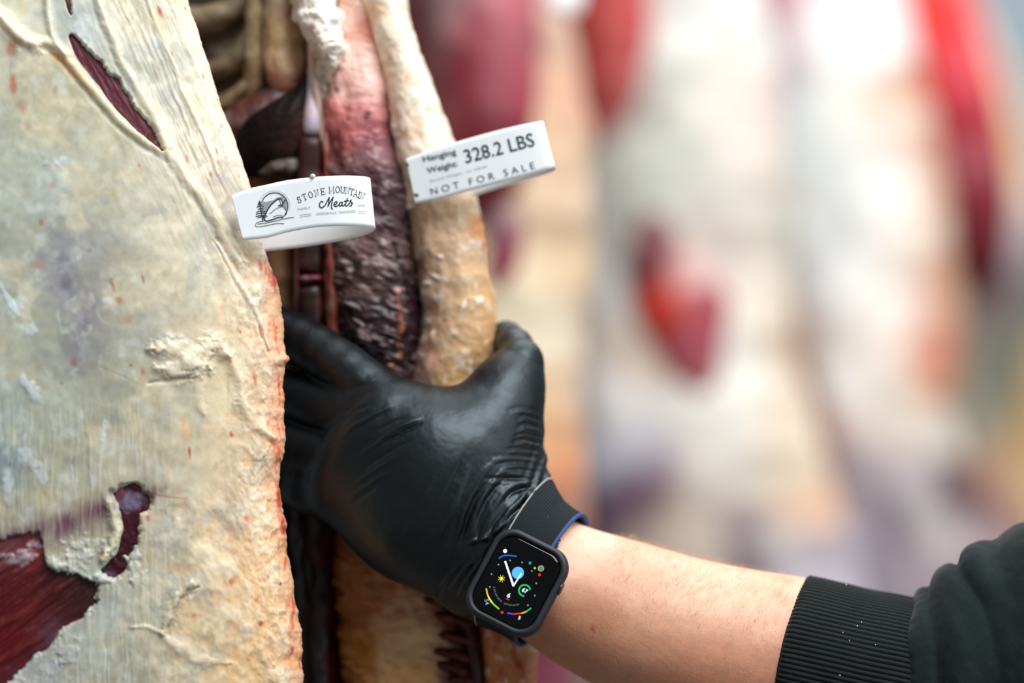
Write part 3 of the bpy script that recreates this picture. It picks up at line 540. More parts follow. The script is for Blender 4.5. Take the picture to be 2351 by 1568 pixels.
# ------------------------------------------------------------------ paper-plastic bands with their print
M_band = mat('white_band', (240, 244, 246), 0.35, 0.4, sss=0.0)
M_ink = mat('grey_ink', (52, 52, 60), 0.6, 0.2)
M_ink2 = mat('green_black_ink', (44, 72, 74), 0.6, 0.2)
M_faint = mat('faint_ink', (168, 178, 176), 0.6, 0.2)
M_wash = mat('grey_wash_ink', (150, 162, 158), 0.6, 0.2)
def band(front, back, loc, label, group=None):
    """front, back: columns (u_top, v_top, u_bot, v_bot, Y)"""
    t = thing('hanging_tag', label, 'tag', loc, group)
    f = smooth_pts(front, 24); b = smooth_pts(back, 24)
    allc = np.vstack([f, b]); r = np.linspace(0, 1, 13)
    U = allc[:, 0:1] * (1 - r) + allc[:, 2:3] * r; V = allc[:, 1:2] * (1 - r) + allc[:, 3:4] * r
    o = mesh_from('band', P(U, V, np.broadcast_to(allc[:, 4:5], U.shape)), grid_faces(*U.shape), M_band, t)
    md = o.modifiers.new('s', 'SOLIDIFY'); md.thickness = 0.00022; md.offset = 0
    fu = f[:, 0:1] * (1 - r) + f[:, 2:3] * r; fv = f[:, 1:2] * (1 - r) + f[:, 3:4] * r; fy = np.broadcast_to(f[:, 4:5], fu.shape)
    X = np.stack([np.ones(fu.size), fu.ravel(), fv.ravel(), fu.ravel() ** 2, fu.ravel() * fv.ravel(), fu.ravel() ** 3 / 1e3, fu.ravel() ** 4 / 1e6], 1)
    X = X / np.abs(X).max(0); sc = np.abs(np.stack([np.ones(fu.size), fu.ravel(), fv.ravel(), fu.ravel() ** 2, fu.ravel() * fv.ravel(), fu.ravel() ** 3 / 1e3, fu.ravel() ** 4 / 1e6], 1)).max(0)
    cf = np.linalg.lstsq(X, fy.ravel(), rcond=None)[0]
    err = np.abs(X @ cf - fy.ravel()).max()
    def onto(uv, lift=0.00035):
        uv = np.asarray(uv, float).reshape(-1, 2); d2 = (fu.ravel()[None] - uv[:, :1]) ** 2 + (fv.ravel()[None] - uv[:, 1:]) ** 2
        # inverse distance over the nearest surface samples
        k = np.argsort(d2, 1)[:, :6]; dd = np.take_along_axis(d2, k, 1) + 1e-3; ww = 1 / dd ** 1.5
        y = (fy.ravel()[k] * ww).sum(1) / ww.sum(1)
        return P(uv[:, 0], uv[:, 1], y - lift)
    return t, onto
def ribbon(polys, w):
    """flat pen strokes in the picture of the print: list of polylines -> verts2d, quads"""
    V, Q = [], []
    for pl in polys:
        a = np.array(pl, float)
        if len(a) < 2: continue
        tg = np.gradient(a, axis=0); tg /= np.linalg.norm(tg, axis=1, keepdims=True) + 1e-9; n = np.stack([-tg[:, 1], tg[:, 0]], 1) * w / 2
        a[0] -= tg[0] * w * .3; a[-1] += tg[-1] * w * .3
        k = len(V); V += list(np.vstack([a + n, a - n])); m = len(a)
        Q += [(k + i, k + i + 1, k + m + i + 1, k + m + i) for i in range(m - 1)]
    return np.array(V), np.array(Q)
def arc(cx, cy, rx, ry, a0, a1, n=14):
    t = np.radians(np.linspace(a0, a1, n)); return list(zip(cx + rx * np.cos(t), cy + ry * np.sin(t)))
# slab letters, unit box, y down
SL = {'S': [arc(.5, .26, .32, .22, -20, -270) + arc(.5, .74, .34, .24, -90, 160), [(.82, .05), (.82, .3)], [(.16, .7), (.16, .96)]],
      'T': [[(.5, 0), (.5, 1)], [(.05, .22), (.05, 0), (.95, 0), (.95, .22)], [(.3, 1), (.7, 1)]], 'O': [arc(.5, .5, .42, .5, 0, 360, 24)],
      'N': [[(.15, 1), (.15, 0), (.85, 1), (.85, 0)], [(0, 0), (.2, 0)], [(0, 1), (.3, 1)], [(.7, 0), (1, 0)]],
      'E': [[(.12, 0), (.12, 1)], [(0, 0), (.85, 0), (.85, .2)], [(0, 1), (.88, 1), (.88, .78)], [(.12, .5), (.6, .5)], [(.6, .38), (.6, .62)]],
      'M': [[(.12, 1), (.12, 0), (.5, .75), (.88, 0), (.88, 1)], [(0, 0), (.15, 0)], [(.85, 0), (1, 0)], [(0, 1), (.25, 1)], [(.75, 1), (1, 1)]],
      'U': [[(.14, 0), (.14, .65)] + arc(.5, .65, .36, .35, 180, 0) + [(.86, 0)], [(0, 0), (.3, 0)], [(.7, 0), (1, 0)]],
      'A': [[(.1, 1), (.5, 0), (.9, 1)], [(.25, .65), (.75, .65)], [(0, 1), (.25, 1)], [(.75, 1), (1, 1)], [(.35, 0), (.5, 0)]], 'I': [[(.5, 0), (.5, 1)], [(.2, 0), (.8, 0)], [(.2, 1), (.8, 1)]]}
def letters(items, h, w, pen, conv):
    pl = []
    for ch, x, y, ang in items:
        for s_ in SL[ch]:
            a = math.radians(ang); wf = w * (.5 if ch == 'I' else 1.25 if ch == 'M' else 1)
            pl.append([conv(x + ((px - .5) * wf) * math.cos(a) - ((py - .5) * h) * math.sin(a), y + ((px - .5) * wf) * math.sin(a) + ((py - .5) * h) * math.cos(a)) for px, py in s_])
    return ribbon(pl, pen)
def put(name, VQ, onto, m, parent, lift=.00035):
    V, Q = VQ; return mesh_from(name, onto(V, lift), Q, m, parent, None, False)
def sans(name, txt, u, v, hpx, wpx, ang, onto, m, parent, shear=0, bold=0):
    cu = bpy.data.curves.new(name, 'FONT'); cu.body = txt; cu.size = 1; cu.resolution_u = 3; cu.offset = bold
    o = bpy.data.objects.new(name, cu); COL.objects.link(o); bpy.context.view_layer.update()
    me = o.evaluated_get(bpy.context.evaluated_depsgraph_get()).to_mesh()
    X = np.array([q.co[:2] for q in me.vertices]); me.calc_loop_triangles(); T = np.array([tuple(q.vertices) for q in me.loop_triangles])
    bpy.data.objects.remove(o)
    cap = 0.70; w = X[:, 0].max() - X[:, 0].min(); x = (X[:, 0] - X[:, 0].min()) / w * wpx; y = -X[:, 1] / cap * hpx
    x = x + shear * y; a = math.radians(ang)
    return mesh_from(name, onto(np.stack([u + x * math.cos(a) - y * math.sin(a), v + x * math.sin(a) + y * math.cos(a)], 1)), T, m, parent, None, False)

tagA, onA = band([(531, 449, 558, 551, 1.187), (572, 433, 585, 549, 1.188), (612, 424, 615, 545.5, 1.189), (658, 414, 658, 534, 1.190), (719, 406.5, 719, 522.5, 1.191), (780, 403, 780, 518.7, 1.193), (826, 404, 830, 519.5, 1.197), (846, 407, 856, 522.3, 1.201), (850, 411, 862, 526, 1.205)],
                 [(849, 415, 858, 531, 1.209), (836, 422, 842, 538.5, 1.213), (795, 436, 800, 549.5, 1.218), (735, 449, 740, 560.5, 1.222), (680, 457, 686, 568.5, 1.225), (600, 466, 607, 577.5, 1.228), (555, 471, 560, 583, 1.230)],
                 (-0.09, 1.19, 0.06), 'white printed band loop with a tree and rock logo, slit into the near beef edge')
z1 = lambda x, y: (520 + x / 6.531, 380 + y / 6.531)
zp = lambda L: [z1(*q) for q in L]
put('lettering', letters([('S', 1090, 512, -24), ('T', 1172, 472, -21), ('O', 1262, 438, -17), ('N', 1352, 412, -13), ('E', 1450, 388, -10), ('M', 1578, 366, -4), ('O', 1668, 360, 0), ('U', 1744, 366, 4), ('N', 1815, 376, 7), ('T', 1880, 396, 10), ('A', 1942, 420, 13), ('I', 1990, 438, 15), ('N', 2036, 458, 17)], 92, 66, 1.35, z1), onA, M_ink, tagA)
script = [[(1450, 548), (1420, 538), (1396, 575), (1402, 618), (1432, 632), (1475, 600), (1512, 532), (1540, 478)], [(1540, 478), (1536, 545), (1524, 612)], [(1524, 612), (1560, 535), (1600, 474)], [(1600, 474), (1582, 560), (1574, 625), (1590, 654)],
          [(1618, 592), (1655, 566), (1652, 540), (1626, 552), (1614, 588), (1634, 612), (1672, 600), (1700, 570)], [(1738, 552), (1708, 550), (1690, 588), (1706, 608), (1732, 580), (1742, 546), (1734, 592), (1752, 604), (1778, 580)],
          [(1815, 488), (1792, 560), (1788, 598), (1810, 604), (1835, 575)], [(1768, 536), (1836, 524)], [(1836, 584), (1856, 540), (1866, 512), (1868, 540), (1882, 574), (1872, 602), (1846, 608)], [(1872, 596), (1894, 556)]]
put('lettering', ribbon([zp(smooth_pts(q, 5)) if len(q) > 2 else zp(q) for q in script], 2.3), onA, M_ink, tagA)
for q in ([(1100, 742), (1275, 722)], [(1100, 770), (1275, 748)], [(1985, 682), (2085, 688)], [(1980, 710), (2085, 718)]): put('rule_line', ribbon([zp(q)], .9), onA, M_wash, tagA)
sans('lettering', 'FAMILY', *z1(1078, 672), 5.6, 29, -8, onA, M_faint, tagA); sans('lettering', 'OWNED', *z1(1965, 612), 5.2, 18, 3, onA, M_faint, tagA)
sans('lettering', 'GREENEVILLE, TENNESSEE', *z1(1345, 742), 5.4, 92, -4, onA, M_faint, tagA)
# emblem
hill = zp([(545, 540), (600, 545), (700, 520), (760, 480), (840, 462), (890, 520), (915, 600), (900, 680), (870, 620), (835, 600), (835, 520), (800, 495), (740, 520), (670, 590), (610, 690), (570, 740), (530, 680)])
def fillpoly(L):
    from mathutils.geometry import tessellate_polygon
    T = tessellate_polygon([[Vector((x, y, 0)) for x, y in L]]); return np.array(L), np.array(T)
put('emblem_wash', fillpoly(hill), onA, M_wash, tagA, .0003)
C1 = lambda r, a0, a1: [z1(*q) for q in arc(722, 608, r, r, a0, a1, 40)]
put('emblem', ribbon([C1(200, 196, 400)], 2.0), onA, M_ink, tagA); put('emblem', ribbon([C1(232, 190, 380)], .8), onA, M_faint, tagA)
put('emblem', ribbon([zp(smooth_pts(q, 4)) for q in ([(560, 780), (600, 700), (650, 610), (740, 525), (790, 497), (822, 505)], [(548, 742), (566, 800), (600, 832), (700, 806), (790, 775), (850, 778)], [(590, 720), (620, 660), (660, 600)], [(780, 600), (830, 590), (880, 520)])], 2.6), onA, M_ink, tagA)
put('emblem', ribbon([zp(smooth_pts(q, 4)) for q in ([(822, 505), (842, 560), (838, 606), (800, 625), (740, 650), (650, 725)], [(840, 615), (890, 660), (905, 710), (860, 760), (800, 740), (700, 768)], [(790, 510), (812, 560), (800, 600)])], 1.2), onA, M_ink, tagA)
put('emblem', ribbon([zp(smooth_pts(q, 5)) for q in ([(860, 872), (760, 868), (640, 890), (520, 914), (450, 912), (436, 888), (470, 852), (560, 828)], [(470, 878), (600, 860), (760, 824), (900, 790), (1010, 776)])], 1.3), onA, M_ink, tagA)
tree = [zp([(492, 530), (512, 640), (530, 740), (548, 836)])]
for k, (y, w) in enumerate([(560, 20), (585, 34), (615, 52), (650, 40), (690, 70), (720, 80), (755, 88), (775, 60)]):
    x = 495 + (y - 530) * .17; tree += [zp([(x, y - 12), (x - w, y + 8)]), zp([(x, y - 12), (x + w * .9, y + 4)])]
put('emblem', ribbon(tree, 2.0), onA, M_ink, tagA)
# small waste beads on the band's top edge
spine_body('fat_crumb', [(712, 406, 1.1905, 2, .0004), (718, 403.5, 1.1902, 5, .001), (724, 404.5, 1.1905, 2, .0004)], M_fat, tagA, base=(240, 236, 228), ns=12, na=12)

tagB, onB = band([(932, 364, 953, 468, 1.2425), (985, 345, 1012, 456, 1.240), (1036.5, 329, 1066, 441, 1.238), (1124.6, 304, 1152, 418, 1.236), (1190, 288, 1216, 401, 1.235), (1232, 279.5, 1260, 388, 1.235), (1246, 278, 1274, 384, 1.237)],
                 [(1247, 281, 1275, 390, 1.241), (1232, 287, 1259, 398, 1.246), (1180, 302, 1207, 414, 1.252), (1124, 318, 1150, 431, 1.258), (1060, 336, 1089, 450, 1.264), (1040, 342, 1068, 456, 1.266)],
                 (0.0, 1.24, 0.08), 'white weight band reading 328.2 LBS, on the fat rim of the gripped beef side')
z2 = lambda x, y: (920 + x * .15738, 260 + y * .15738)
sans('lettering', 'Hanging', *z2(335, 712), 13.5, 78, -13.5, onB, M_ink2, tagB, bold=.01); sans('lettering', 'Weight:', *z2(392, 880), 13.5, 72, -14, onB, M_ink2, tagB, bold=.01)
sans('lettering', '328.2 LBS', *z2(955, 728), 31, 164, -14.2, onB, M_ink2, tagB, bold=.008)
sans('lettering', 'Service Weight:  oz: 198.00', *z2(425, 1005), 5, 136, -14.5, onB, M_wash, tagB)
sans('lettering', 'N O T   F O R   S A L E', *z2(450, 1195), 16, 246, -14.5, onB, M_ink2, tagB, bold=-.004)
put('lettering', ribbon([zp2 for zp2 in ([z2(70, 720), z2(110, 765)], [z2(75, 765), z2(105, 740)], [z2(195, 1180), z2(255, 1190)], [z2(215, 1200), z2(245, 1215)])], 3.5), onB, M_ink2, tagB)
# ------------------------------------------------------------------ implicit surfaces for hand, arm and sleeve
def p3(u, v, Y): return P(u, v, Y)
def cone_d(X, a, b, r1, r2):
    ab = b - a; l2 = float(ab @ ab) + 1e-12
    t = np.clip(((X - a) @ ab) / l2, 0, 1)
    d = np.sqrt(((X - a - t[..., None] * ab) ** 2).sum(-1)); return d - (r1 + (r2 - r1) * t)
def smin(a, b, k):
    h = np.maximum(k - np.abs(a - b), 0) / k; return np.minimum(a, b) - h * h * k * 0.25
def make_sdf(prims):
    """prims: (a, b, r1, r2, k)"""
    def f(X):
        d = None
        for a, b, r1, r2, k in prims:
            e = cone_d(X, a, b, r1, r2).astype(F32); d = e if d is None else smin(d, e, k)
        return d
    return f
def surface_nets(f, lo, hi, h, iso=0.0, proj=3):
    lo = np.array(lo, float); n = np.ceil((np.array(hi) - lo) / h).astype(int) + 1
    ax = [lo[i] + h * np.arange(n[i]) for i in range(3)]
    bs = 8; nb = -(-n // bs); D = np.empty(tuple(n), F32)
    bc = np.stack(np.meshgrid(*[lo[i] + h * (np.arange(nb[i]) * bs + (bs - 1) / 2) for i in range(3)], indexing='ij'), -1)
    db = f(bc) - iso; near_b = np.abs(db) < h * bs * 0.9 + 0.004
    D[:] = np.repeat(np.repeat(np.repeat(db, bs, 0), bs, 1), bs, 2)[:n[0], :n[1], :n[2]]
    bi = np.argwhere(near_b); off = np.stack(np.meshgrid(*[np.arange(bs)] * 3, indexing='ij'), -1).reshape(-1, 3)
    for i in range(0, len(bi), 400):
        ii = (bi[i:i + 400, None] * bs + off[None]).reshape(-1, 3); ii = ii[(ii < n).all(1)]
        D[ii[:, 0], ii[:, 1], ii[:, 2]] = f((lo + h * ii).astype(F32)) - iso
    s = D < 0
    cs = [(i, j, k) for i in (0, 1) for j in (0, 1) for k in (0, 1)]
    sl = lambda c: tuple(slice(c[i], n[i] - 1 + c[i]) for i in range(3))
    cnt = sum(s[sl(c)].astype(np.int8) for c in cs); act = (cnt > 0) & (cnt < 8)
    idx = np.argwhere(act); vid = np.full(act.shape, -1, np.int64); vid[act] = np.arange(len(idx))
    acc = np.zeros((len(idx), 3)); num = np.zeros(len(idx))
    for a in cs:
        for ax_ in range(3):
            if a[ax_]: continue
            b = list(a); b[ax_] = 1; b = tuple(b)
            da = D[idx[:, 0] + a[0], idx[:, 1] + a[1], idx[:, 2] + a[2]]; db = D[idx[:, 0] + b[0], idx[:, 1] + b[1], idx[:, 2] + b[2]]
            m = (da < 0) != (db < 0); t = np.where(m, da / (da - db + 1e-20), 0)
            q = np.array(a, float)[None] + t[:, None] * (np.array(b) - np.array(a))[None]
            acc += q * m[:, None]; num += m
    V = lo + h * (idx + acc / num[:, None])
    Q = []
    for ax_ in range(3):
        b1, b2 = (ax_ + 1) % 3, (ax_ + 2) % 3
        A = [slice(None)] * 3; B = [slice(None)] * 3; A[ax_] = slice(0, -1); B[ax_] = slice(1, None)
        sa, sb = s[tuple(A)], s[tuple(B)]; ed = np.argwhere(sa != sb)
        ed = ed[(ed[:, b1] > 0) & (ed[:, b2] > 0) & (ed[:, b1] < n[b1] - 1) & (ed[:, b2] < n[b2] - 1)]
        def vv(o1, o2):
            e = ed.copy(); e[:, b1] -= o1; e[:, b2] -= o2; return vid[e[:, 0], e[:, 1], e[:, 2]]
        q = np.stack([vv(1, 1), vv(0, 1), vv(0, 0), vv(1, 0)], -1); fl = sa[ed[:, 0], ed[:, 1], ed[:, 2]]
        q[~fl] = q[~fl][:, ::-1]; Q.append(q)
    Q = np.vstack(Q); Q = Q[(Q >= 0).all(1)]
    e = h * 0.6
    def grad(V):
        return np.stack([f(V + np.eye(3)[i] * e) - f(V - np.eye(3)[i] * e) for i in range(3)], -1) / (2 * e)
    for _ in range(proj):
        g = grad(V); V = V - ((f(V) - iso) / ((g * g).sum(-1) + 1e-6))[:, None] * g * 0.9
    g = grad(V); N = g / (np.linalg.norm(g, axis=-1, keepdims=True) + 1e-9)
    return V, Q, N
def refine(V, Q, levels=1):
    me = bpy.data.meshes.new('t'); me.from_pydata(V.tolist(), [], Q.tolist()); o = bpy.data.objects.new('t', me); COL.objects.link(o)
    m = o.modifiers.new('s', 'SUBSURF'); m.levels = levels; bpy.context.view_layer.update()
    ev = o.evaluated_get(bpy.context.evaluated_depsgraph_get()).data
    v = np.empty(len(ev.vertices) * 3, F32); ev.vertices.foreach_get('co', v)
    nn = np.empty(len(ev.vertices) * 3, F32); ev.vertices.foreach_get('normal', nn)
    q = np.empty(len(ev.loops), np.int32); ev.loops.foreach_get('vertex_index', q)
    bpy.data.objects.remove(o); bpy.data.meshes.remove(me)
    return v.reshape(-1, 3).astype(float), q.reshape(-1, 4), nn.reshape(-1, 3).astype(float)

def chain(L, k, n=0):
    """L: (u, v, Y, r metres)"""
    if n: L = smooth_pts(L, n)
    return [(p3(*L[i][:3]), p3(*L[i + 1][:3]), L[i][3], L[i + 1][3], k) for i in range(len(L) - 1)]
HAND = []
# forearm and wrist (flat oval: two bones side by side)
HAND += chain([(1180, 1240, 1.232, .0205), (1240, 1290, 1.236, .0212), (1420, 1372, 1.238, .0275), (1620, 1446, 1.236, .0310), (1800, 1490, 1.235, .0330), (1900, 1514, 1.235, .0315), (2200, 1590, 1.236, .0300)], .012, 3)
HAND += chain([(1130, 1284, 1.228, .0170), (1215, 1336, 1.229, .0158), (1360, 1412, 1.231, .0225), (1560, 1480, 1.233, .0290), (1800, 1536, 1.235, .0325), (1900, 1560, 1.235, .0315), (2200, 1620, 1.236, .0300)], .020, 3)
# back of the hand: four long bones
HAND += chain([(1165, 1180, 1.230, .019), (1050, 1055, 1.226, .0165), (902, 937, 1.226, .0132)], .022)
HAND += chain([(1130, 1230, 1.228, .018), (1000, 1110, 1.222, .018), (850, 985, 1.224, .0145)], .024)
HAND += chain([(1100, 1270, 1.228, .018), (960, 1170, 1.224, .018), (810, 1060, 1.230, .0145)], .024)
HAND += chain([(1080, 1310, 1.230, .016), (930, 1215, 1.230, .017), (775, 1130, 1.238, .0135)], .024)
HAND += chain([(1060, 1100, 1.232, .018), (1130, 1200, 1.23, .02)], .02)
# skin stretched between forefinger and thumb
HAND += chain([(925, 960, 1.228, .0105), (985, 992, 1.230, .0105), (1050, 1004, 1.231, .0115), (1108, 975, 1.233, .0112), (1150, 905, 1.236, .0105)], .013)
HAND += chain([(1010, 1010, 1.228, .015), (1110, 1000, 1.231, .016)], .032)
# forefinger
HAND += chain([(902, 937, 1.226, .0132), (800, 852, 1.236, .0118), (690, 782, 1.250, .0116), (600, 746, 1.266, .0108), (540, 760, 1.284, .0095)], .003, 3)
# middle, ring, little
HAND += chain([(845, 950, 1.228, .0140), (755, 938, 1.240, .0122), (670, 908, 1.254, .0116), (590, 890, 1.270, .0105), (540, 900, 1.284, .0095)], .003, 3)
HAND += chain([(805, 1058, 1.232, .0140), (730, 1040, 1.242, .0122), (650, 1020, 1.254, .0116), (580, 1010, 1.270, .0104), (540, 1030, 1.284, .009)], .003, 3)
HAND += chain([(770, 1135, 1.240, .0125), (710, 1122, 1.248, .0112), (650, 1105, 1.258, .0105), (590, 1100, 1.272, .0092)], .006)
# thumb
HAND += chain([(1165, 1190, 1.236, .0185), (1152, 1060, 1.240, .0160), (1152, 960, 1.241, .0142), (1172, 885, 1.243, .0118), (1199, 826, 1.246, .0088)], .016)
HAND += chain([(1199, 826, 1.246, .0088), (1182, 796, 1.258, .0084), (1162, 778, 1.276, .0080), (1145, 780, 1.290, .0070)], .004)
hand_f = make_sdf(HAND)
AX_A, AX_B = p3(1165, 1262, 1.232), p3(1830, 1512, 1.236); AX = (AX_B - AX_A) / np.linalg.norm(AX_B - AX_A)

person = thing('person', 'arm in a black glove and dark green sweatshirt reaching in from the right', 'person', tuple(p3(1600, 1420, 1.236)))
M_skin = mat('arm_skin', attr=True, rough=0.5, spec=0.4, sss=0.35, sss_r=(0.005, 0.002, 0.001), bump=[(900, 0.35, 0.0004, ONE), (260, 0.2, 0.0008, ONE)], vary=(300, 0.05))
M_glove = mat('black_nitrile', (7, 10, 12), 0.42, 0.55, bump=[(240, 0.12, 0.0006, ONE)])
M_glove.node_tree.nodes['Principled BSDF'].inputs['Specular Tint'].default_value = (.78, .92, 1, 1)
M_hair = mat('arm_hair', (206, 160, 112), 0.45, 0.4)

def build_glove():
    lo = np.minimum(p3(470, 1600, 1.16), p3(470, 1600, 1.33)); hi = np.maximum(p3(1340, 660, 1.33), p3(1340, 660, 1.16))
    V, Q, N = surface_nets(lambda X: hand_f(X) - 0.0006, (lo[0], 1.165, lo[2]), (hi[0], 1.325, hi[2]), 0.0012)
    V, Q, N = refine(V, Q, 1)
    u, v = PX(V); s_ = (V - AX_A) @ AX
    h = np.zeros(len(V)); w1 = fbm(u / 26, v / 26, 1, 3); w2 = fbm(u / 9, v / 9, 3, 2)
    front = sm(0.35, -0.15, N[:, 1])
    def wr(L, w, a, fade=True):
        L = smooth_pts(L, 4); nonlocal h
        q = np.where((u > L[:, 0].min() - 4 * w) & (u < L[:, 0].max() + 4 * w) & (v > L[:, 1].min() - 4 * w) & (v < L[:, 1].max() + 4 * w))[0]
        d, f, sd = dist_poly(u[q] + 2.2 * w1[q], v[q] + 2.2 * w1[q], L); k = np.sin(np.pi * np.clip(f, 0.01, 0.99)) ** .7 if fade else 1
        h[q] += a * k * np.exp(-(d / w) ** 2)
    rs = random.Random(4)
    # creases fanning at the base of the thumb
    y = 938.0
    while y < 1110:
        x0 = 1175 - (y - 945) * .3 + rs.uniform(-28, 22); w_ = rs.uniform(3.2, 5.5); dy = rs.uniform(-7, 7)
        wr([(x0, y + 6 + dy), ((x0 + 1235) / 2, y - 2 + rs.uniform(-3, 3)), (1245, y + 8 + dy * .5)], w_, -rs.uniform(.0004, .0009)); y += rs.uniform(8, 12)
        wr([(x0 + 10, y + 6 + dy), ((x0 + 1235) / 2, y - 1), (1245, y + 9)], w_, rs.uniform(.0002, .0006)); y += rs.uniform(6, 10)
    # long oblique creases over the back of the hand near the wrist
    for L, w, a in [([(1062, 1120), (1040, 1170), (1010, 1230), (985, 1300)], 7, .0009), ([(1080, 1062), (1050, 1130), (1020, 1190), (1000, 1240)], 6, .0009), ([(1110, 1080), (1085, 1120), (1050, 1190), (1025, 1260)], 6, -.001),
                    ([(1142, 1052), (1110, 1085), (1080, 1130), (1060, 1180), (1045, 1240)], 8, .0013), ([(1150, 1075), (1120, 1110), (1090, 1150), (1070, 1200), (1055, 1260)], 6, -.0014),
                    ([(1190, 1075), (1150, 1085), (1118, 1120), (1095, 1160), (1075, 1230)], 7, .0012), ([(1205, 1095), (1165, 1100), (1130, 1130), (1108, 1170), (1090, 1230)], 5, -.0012),
                    ([(1228, 1105), (1190, 1112), (1160, 1130), (1130, 1170), (1110, 1220)], 8, .0014), ([(1230, 1118), (1196, 1122), (1172, 1134), (1156, 1152)], 6, -.0020),
                    ([(1235, 1128), (1205, 1140), (1170, 1170), (1140, 1210)], 6, .0013), ([(1240, 1138), (1205, 1156), (1180, 1180), (1150, 1215)], 4.5, -.0014), ([(1200, 1165), (1165, 1200), (1120, 1230), (1100, 1240)], 6, .0012),
                    ([(1190, 1186), (1160, 1210), (1130, 1250), (1105, 1300)], 5, -.0013), ([(1165, 1160), (1135, 1200), (1115, 1260)], 4, -.001), ([(1130, 1235), (1095, 1240), (1070, 1252)], 5, .001), ([(1120, 1180), (1100, 1220), (1085, 1290)], 4, -.0009),
                    ([(1068, 1040), (1030, 1120), (985, 1210), (950, 1270)], 4.5, -.0005), ([(1000, 1090), (960, 1170), (930, 1240)], 5, .0005), ([(985, 1090), (945, 1170), (915, 1230)], 4.5, -.0005), ([(1095, 1150), (1060, 1230), (1030, 1310)], 4.5, -.0007)]:
        wr(L, w, a)
    # fine folds between the knuckles
    for (x0, y0, x1, y1, a) in [(965, 958, 868, 1014, .0011), (972, 968, 880, 1022, -.0011), (940, 952, 850, 1000, -.0006), (905, 930, 800, 985, .0006), (900, 942, 790, 1000, -.0006), (880, 950, 770, 1010, .0005), (860, 925, 775, 965, -.0005), (930, 985, 820, 1050, .0005), (945, 1010, 830, 1080, -.0005), (930, 1040, 800, 1120, .0004), (900, 1080, 780, 1160, .0004), (880, 1110, 790, 1170, -.0004)]:
        wr([(x0, y0), ((x0 + x1) / 2, (y0 + y1) / 2 - 3), (x1, y1)], 4.5, a)
    for k in range(7): wr([(868 - 13 * k, 858 - 4 * k + 10), (838 - 13 * k, 868 - 4 * k + 8), (812 - 14 * k, 874 - 5 * k + 4)], 4.0, .00045 * (1 - k / 8)); 
    for k in range(14):
        x = 1030 + 13 * k; wr([(x + 30, 1290 - k * 2), (x - 10, 1340 - k * 2), (x - 30, 1385)], 4.5, (-1) ** k * .0007)
    # gathers under the watch band
    ph = s_ * 1150 + 2.4 * fbm(V[:, 2] * 60, V[:, 1] * 60, 2, 2); cuffz = sm(-.012, .006, s_)
    h += cuffz * .0008 * np.sin(ph) * (1 + .6 * w1)
    h += .00018 * w1 + cuffz * .0008 * fbm(V[:, 2] * 90 + s_ * 100, V[:, 1] * 90, 4, 3)
    V = V + N * (h * (.3 + .7 * front))[:, None]
    end = .0235 + .0018 * np.sin(np.arctan2(V[:, 2], V[:, 1]) * 9) + .0012 * w1
    keep = (s_ < end)[Q].all(1); Q = Q[keep]
    used = np.unique(Q); mp = np.full(len(V), -1); mp[used] = np.arange(len(used))
    o = mesh_from('glove', V[used], mp[Q], M_glove, person); o['label'] = 'wrinkled shiny black disposable glove'
build_glove()
def build_skin():
    V, Q, N = surface_nets(hand_f, (-.155, 1.165, -.26), (.30, 1.33, .025), 0.0020, iso=-0.0012)
    u, v = PX(V)
    pa = Paint(u[:, None], v[:, None], (216, 164, 134)); 
    pa.splats([(1300, 1260, (222, 176, 150)), (1350, 1220, (234, 196, 170)), (1500, 1290, (226, 186, 160)), (1400, 1350, (196, 138, 108)), (1350, 1430, (190, 132, 100)), (1500, 1400, (212, 160, 130)), (1650, 1340, (232, 190, 162)), (1750, 1400, (226, 176, 148)), (1450, 1500, (196, 140, 110)),
               (1650, 1480, (210, 152, 124)), (1600, 1550, (190, 130, 100)), (1750, 1550, (196, 136, 108)), (1850, 1500, (206, 150, 122)), (2100, 1500, (214, 160, 132)), (1000, 1100, (210, 160, 134))], 110, 30)  # paler lit top and browner underside: light and shade put into the skin colour
    pa.jitter(.06, 30, 4); pa.jitter(.05, 9, 2); pa.mix(sm(.25, .6, fbm(u / 14, v / 14, 6, 3))[:, None] * .3, (212, 130, 104))
    pa.blob(1362, 1442, 5, 9, (170, 40, 56), .9, 0, .7, .3, .2); pa.blob(1362, 1462, 8, 5, (196, 90, 80), .5)
    V = V + N * (.0003 * fbm(u / 60, v / 40, 3, 3))[:, None]
    mesh_from('body', V, Q, M_skin, person, pa.c.reshape(-1, 3))
    # arm hair: fine tapered blades rooted in the skin
    rs = np.random.RandomState(5); s_ = (V - AX_A) @ AX
    c = np.where((s_ > .048) & (s_ < .139) & (N[:, 1] < .45))[0]
    wgt = 0.35 + 1.6 * sm(.1, .8, N[c, 2]) + .5 * sm(-.2, -.8, N[c, 2]); c = rs.choice(c, 3000, p=wgt / wgt.sum())
    Vh, Th, vi = [], [], 0
    for i in c:
        p, n = V[i], N[i]; L = rs.uniform(.0035, .0095) * (1.3 if n[2] > .6 else 1)
        t = np.array([.45 + rs.normal() * .3, 0, .75 + rs.normal() * .3]) * 1.0
        t = t - n * (t @ n); t /= np.linalg.norm(t) + 1e-9; d = t * .9 + n * rs.uniform(.12, .5); side = np.cross(t, n); w_ = 3.2e-5
        a = p - n * 1e-4; b = p + d * L * .5 + n * L * .05; e = p + d * L + np.array([0, 0, -.12 * L])
        Vh += [a - side * w_, a + side * w_, b - side * w_ * .8, b + side * w_ * .8, e, a + n * 4e-5]; Th += [(vi, vi + 1, vi + 3), (vi, vi + 3, vi + 2), (vi + 2, vi + 3, vi + 4), (vi, vi + 5, vi + 1)]; vi += 6
    o = mesh_from('arm_hair', Vh, Th, M_hair, person, None, False); o['kind'] = 'stuff'
build_skin()

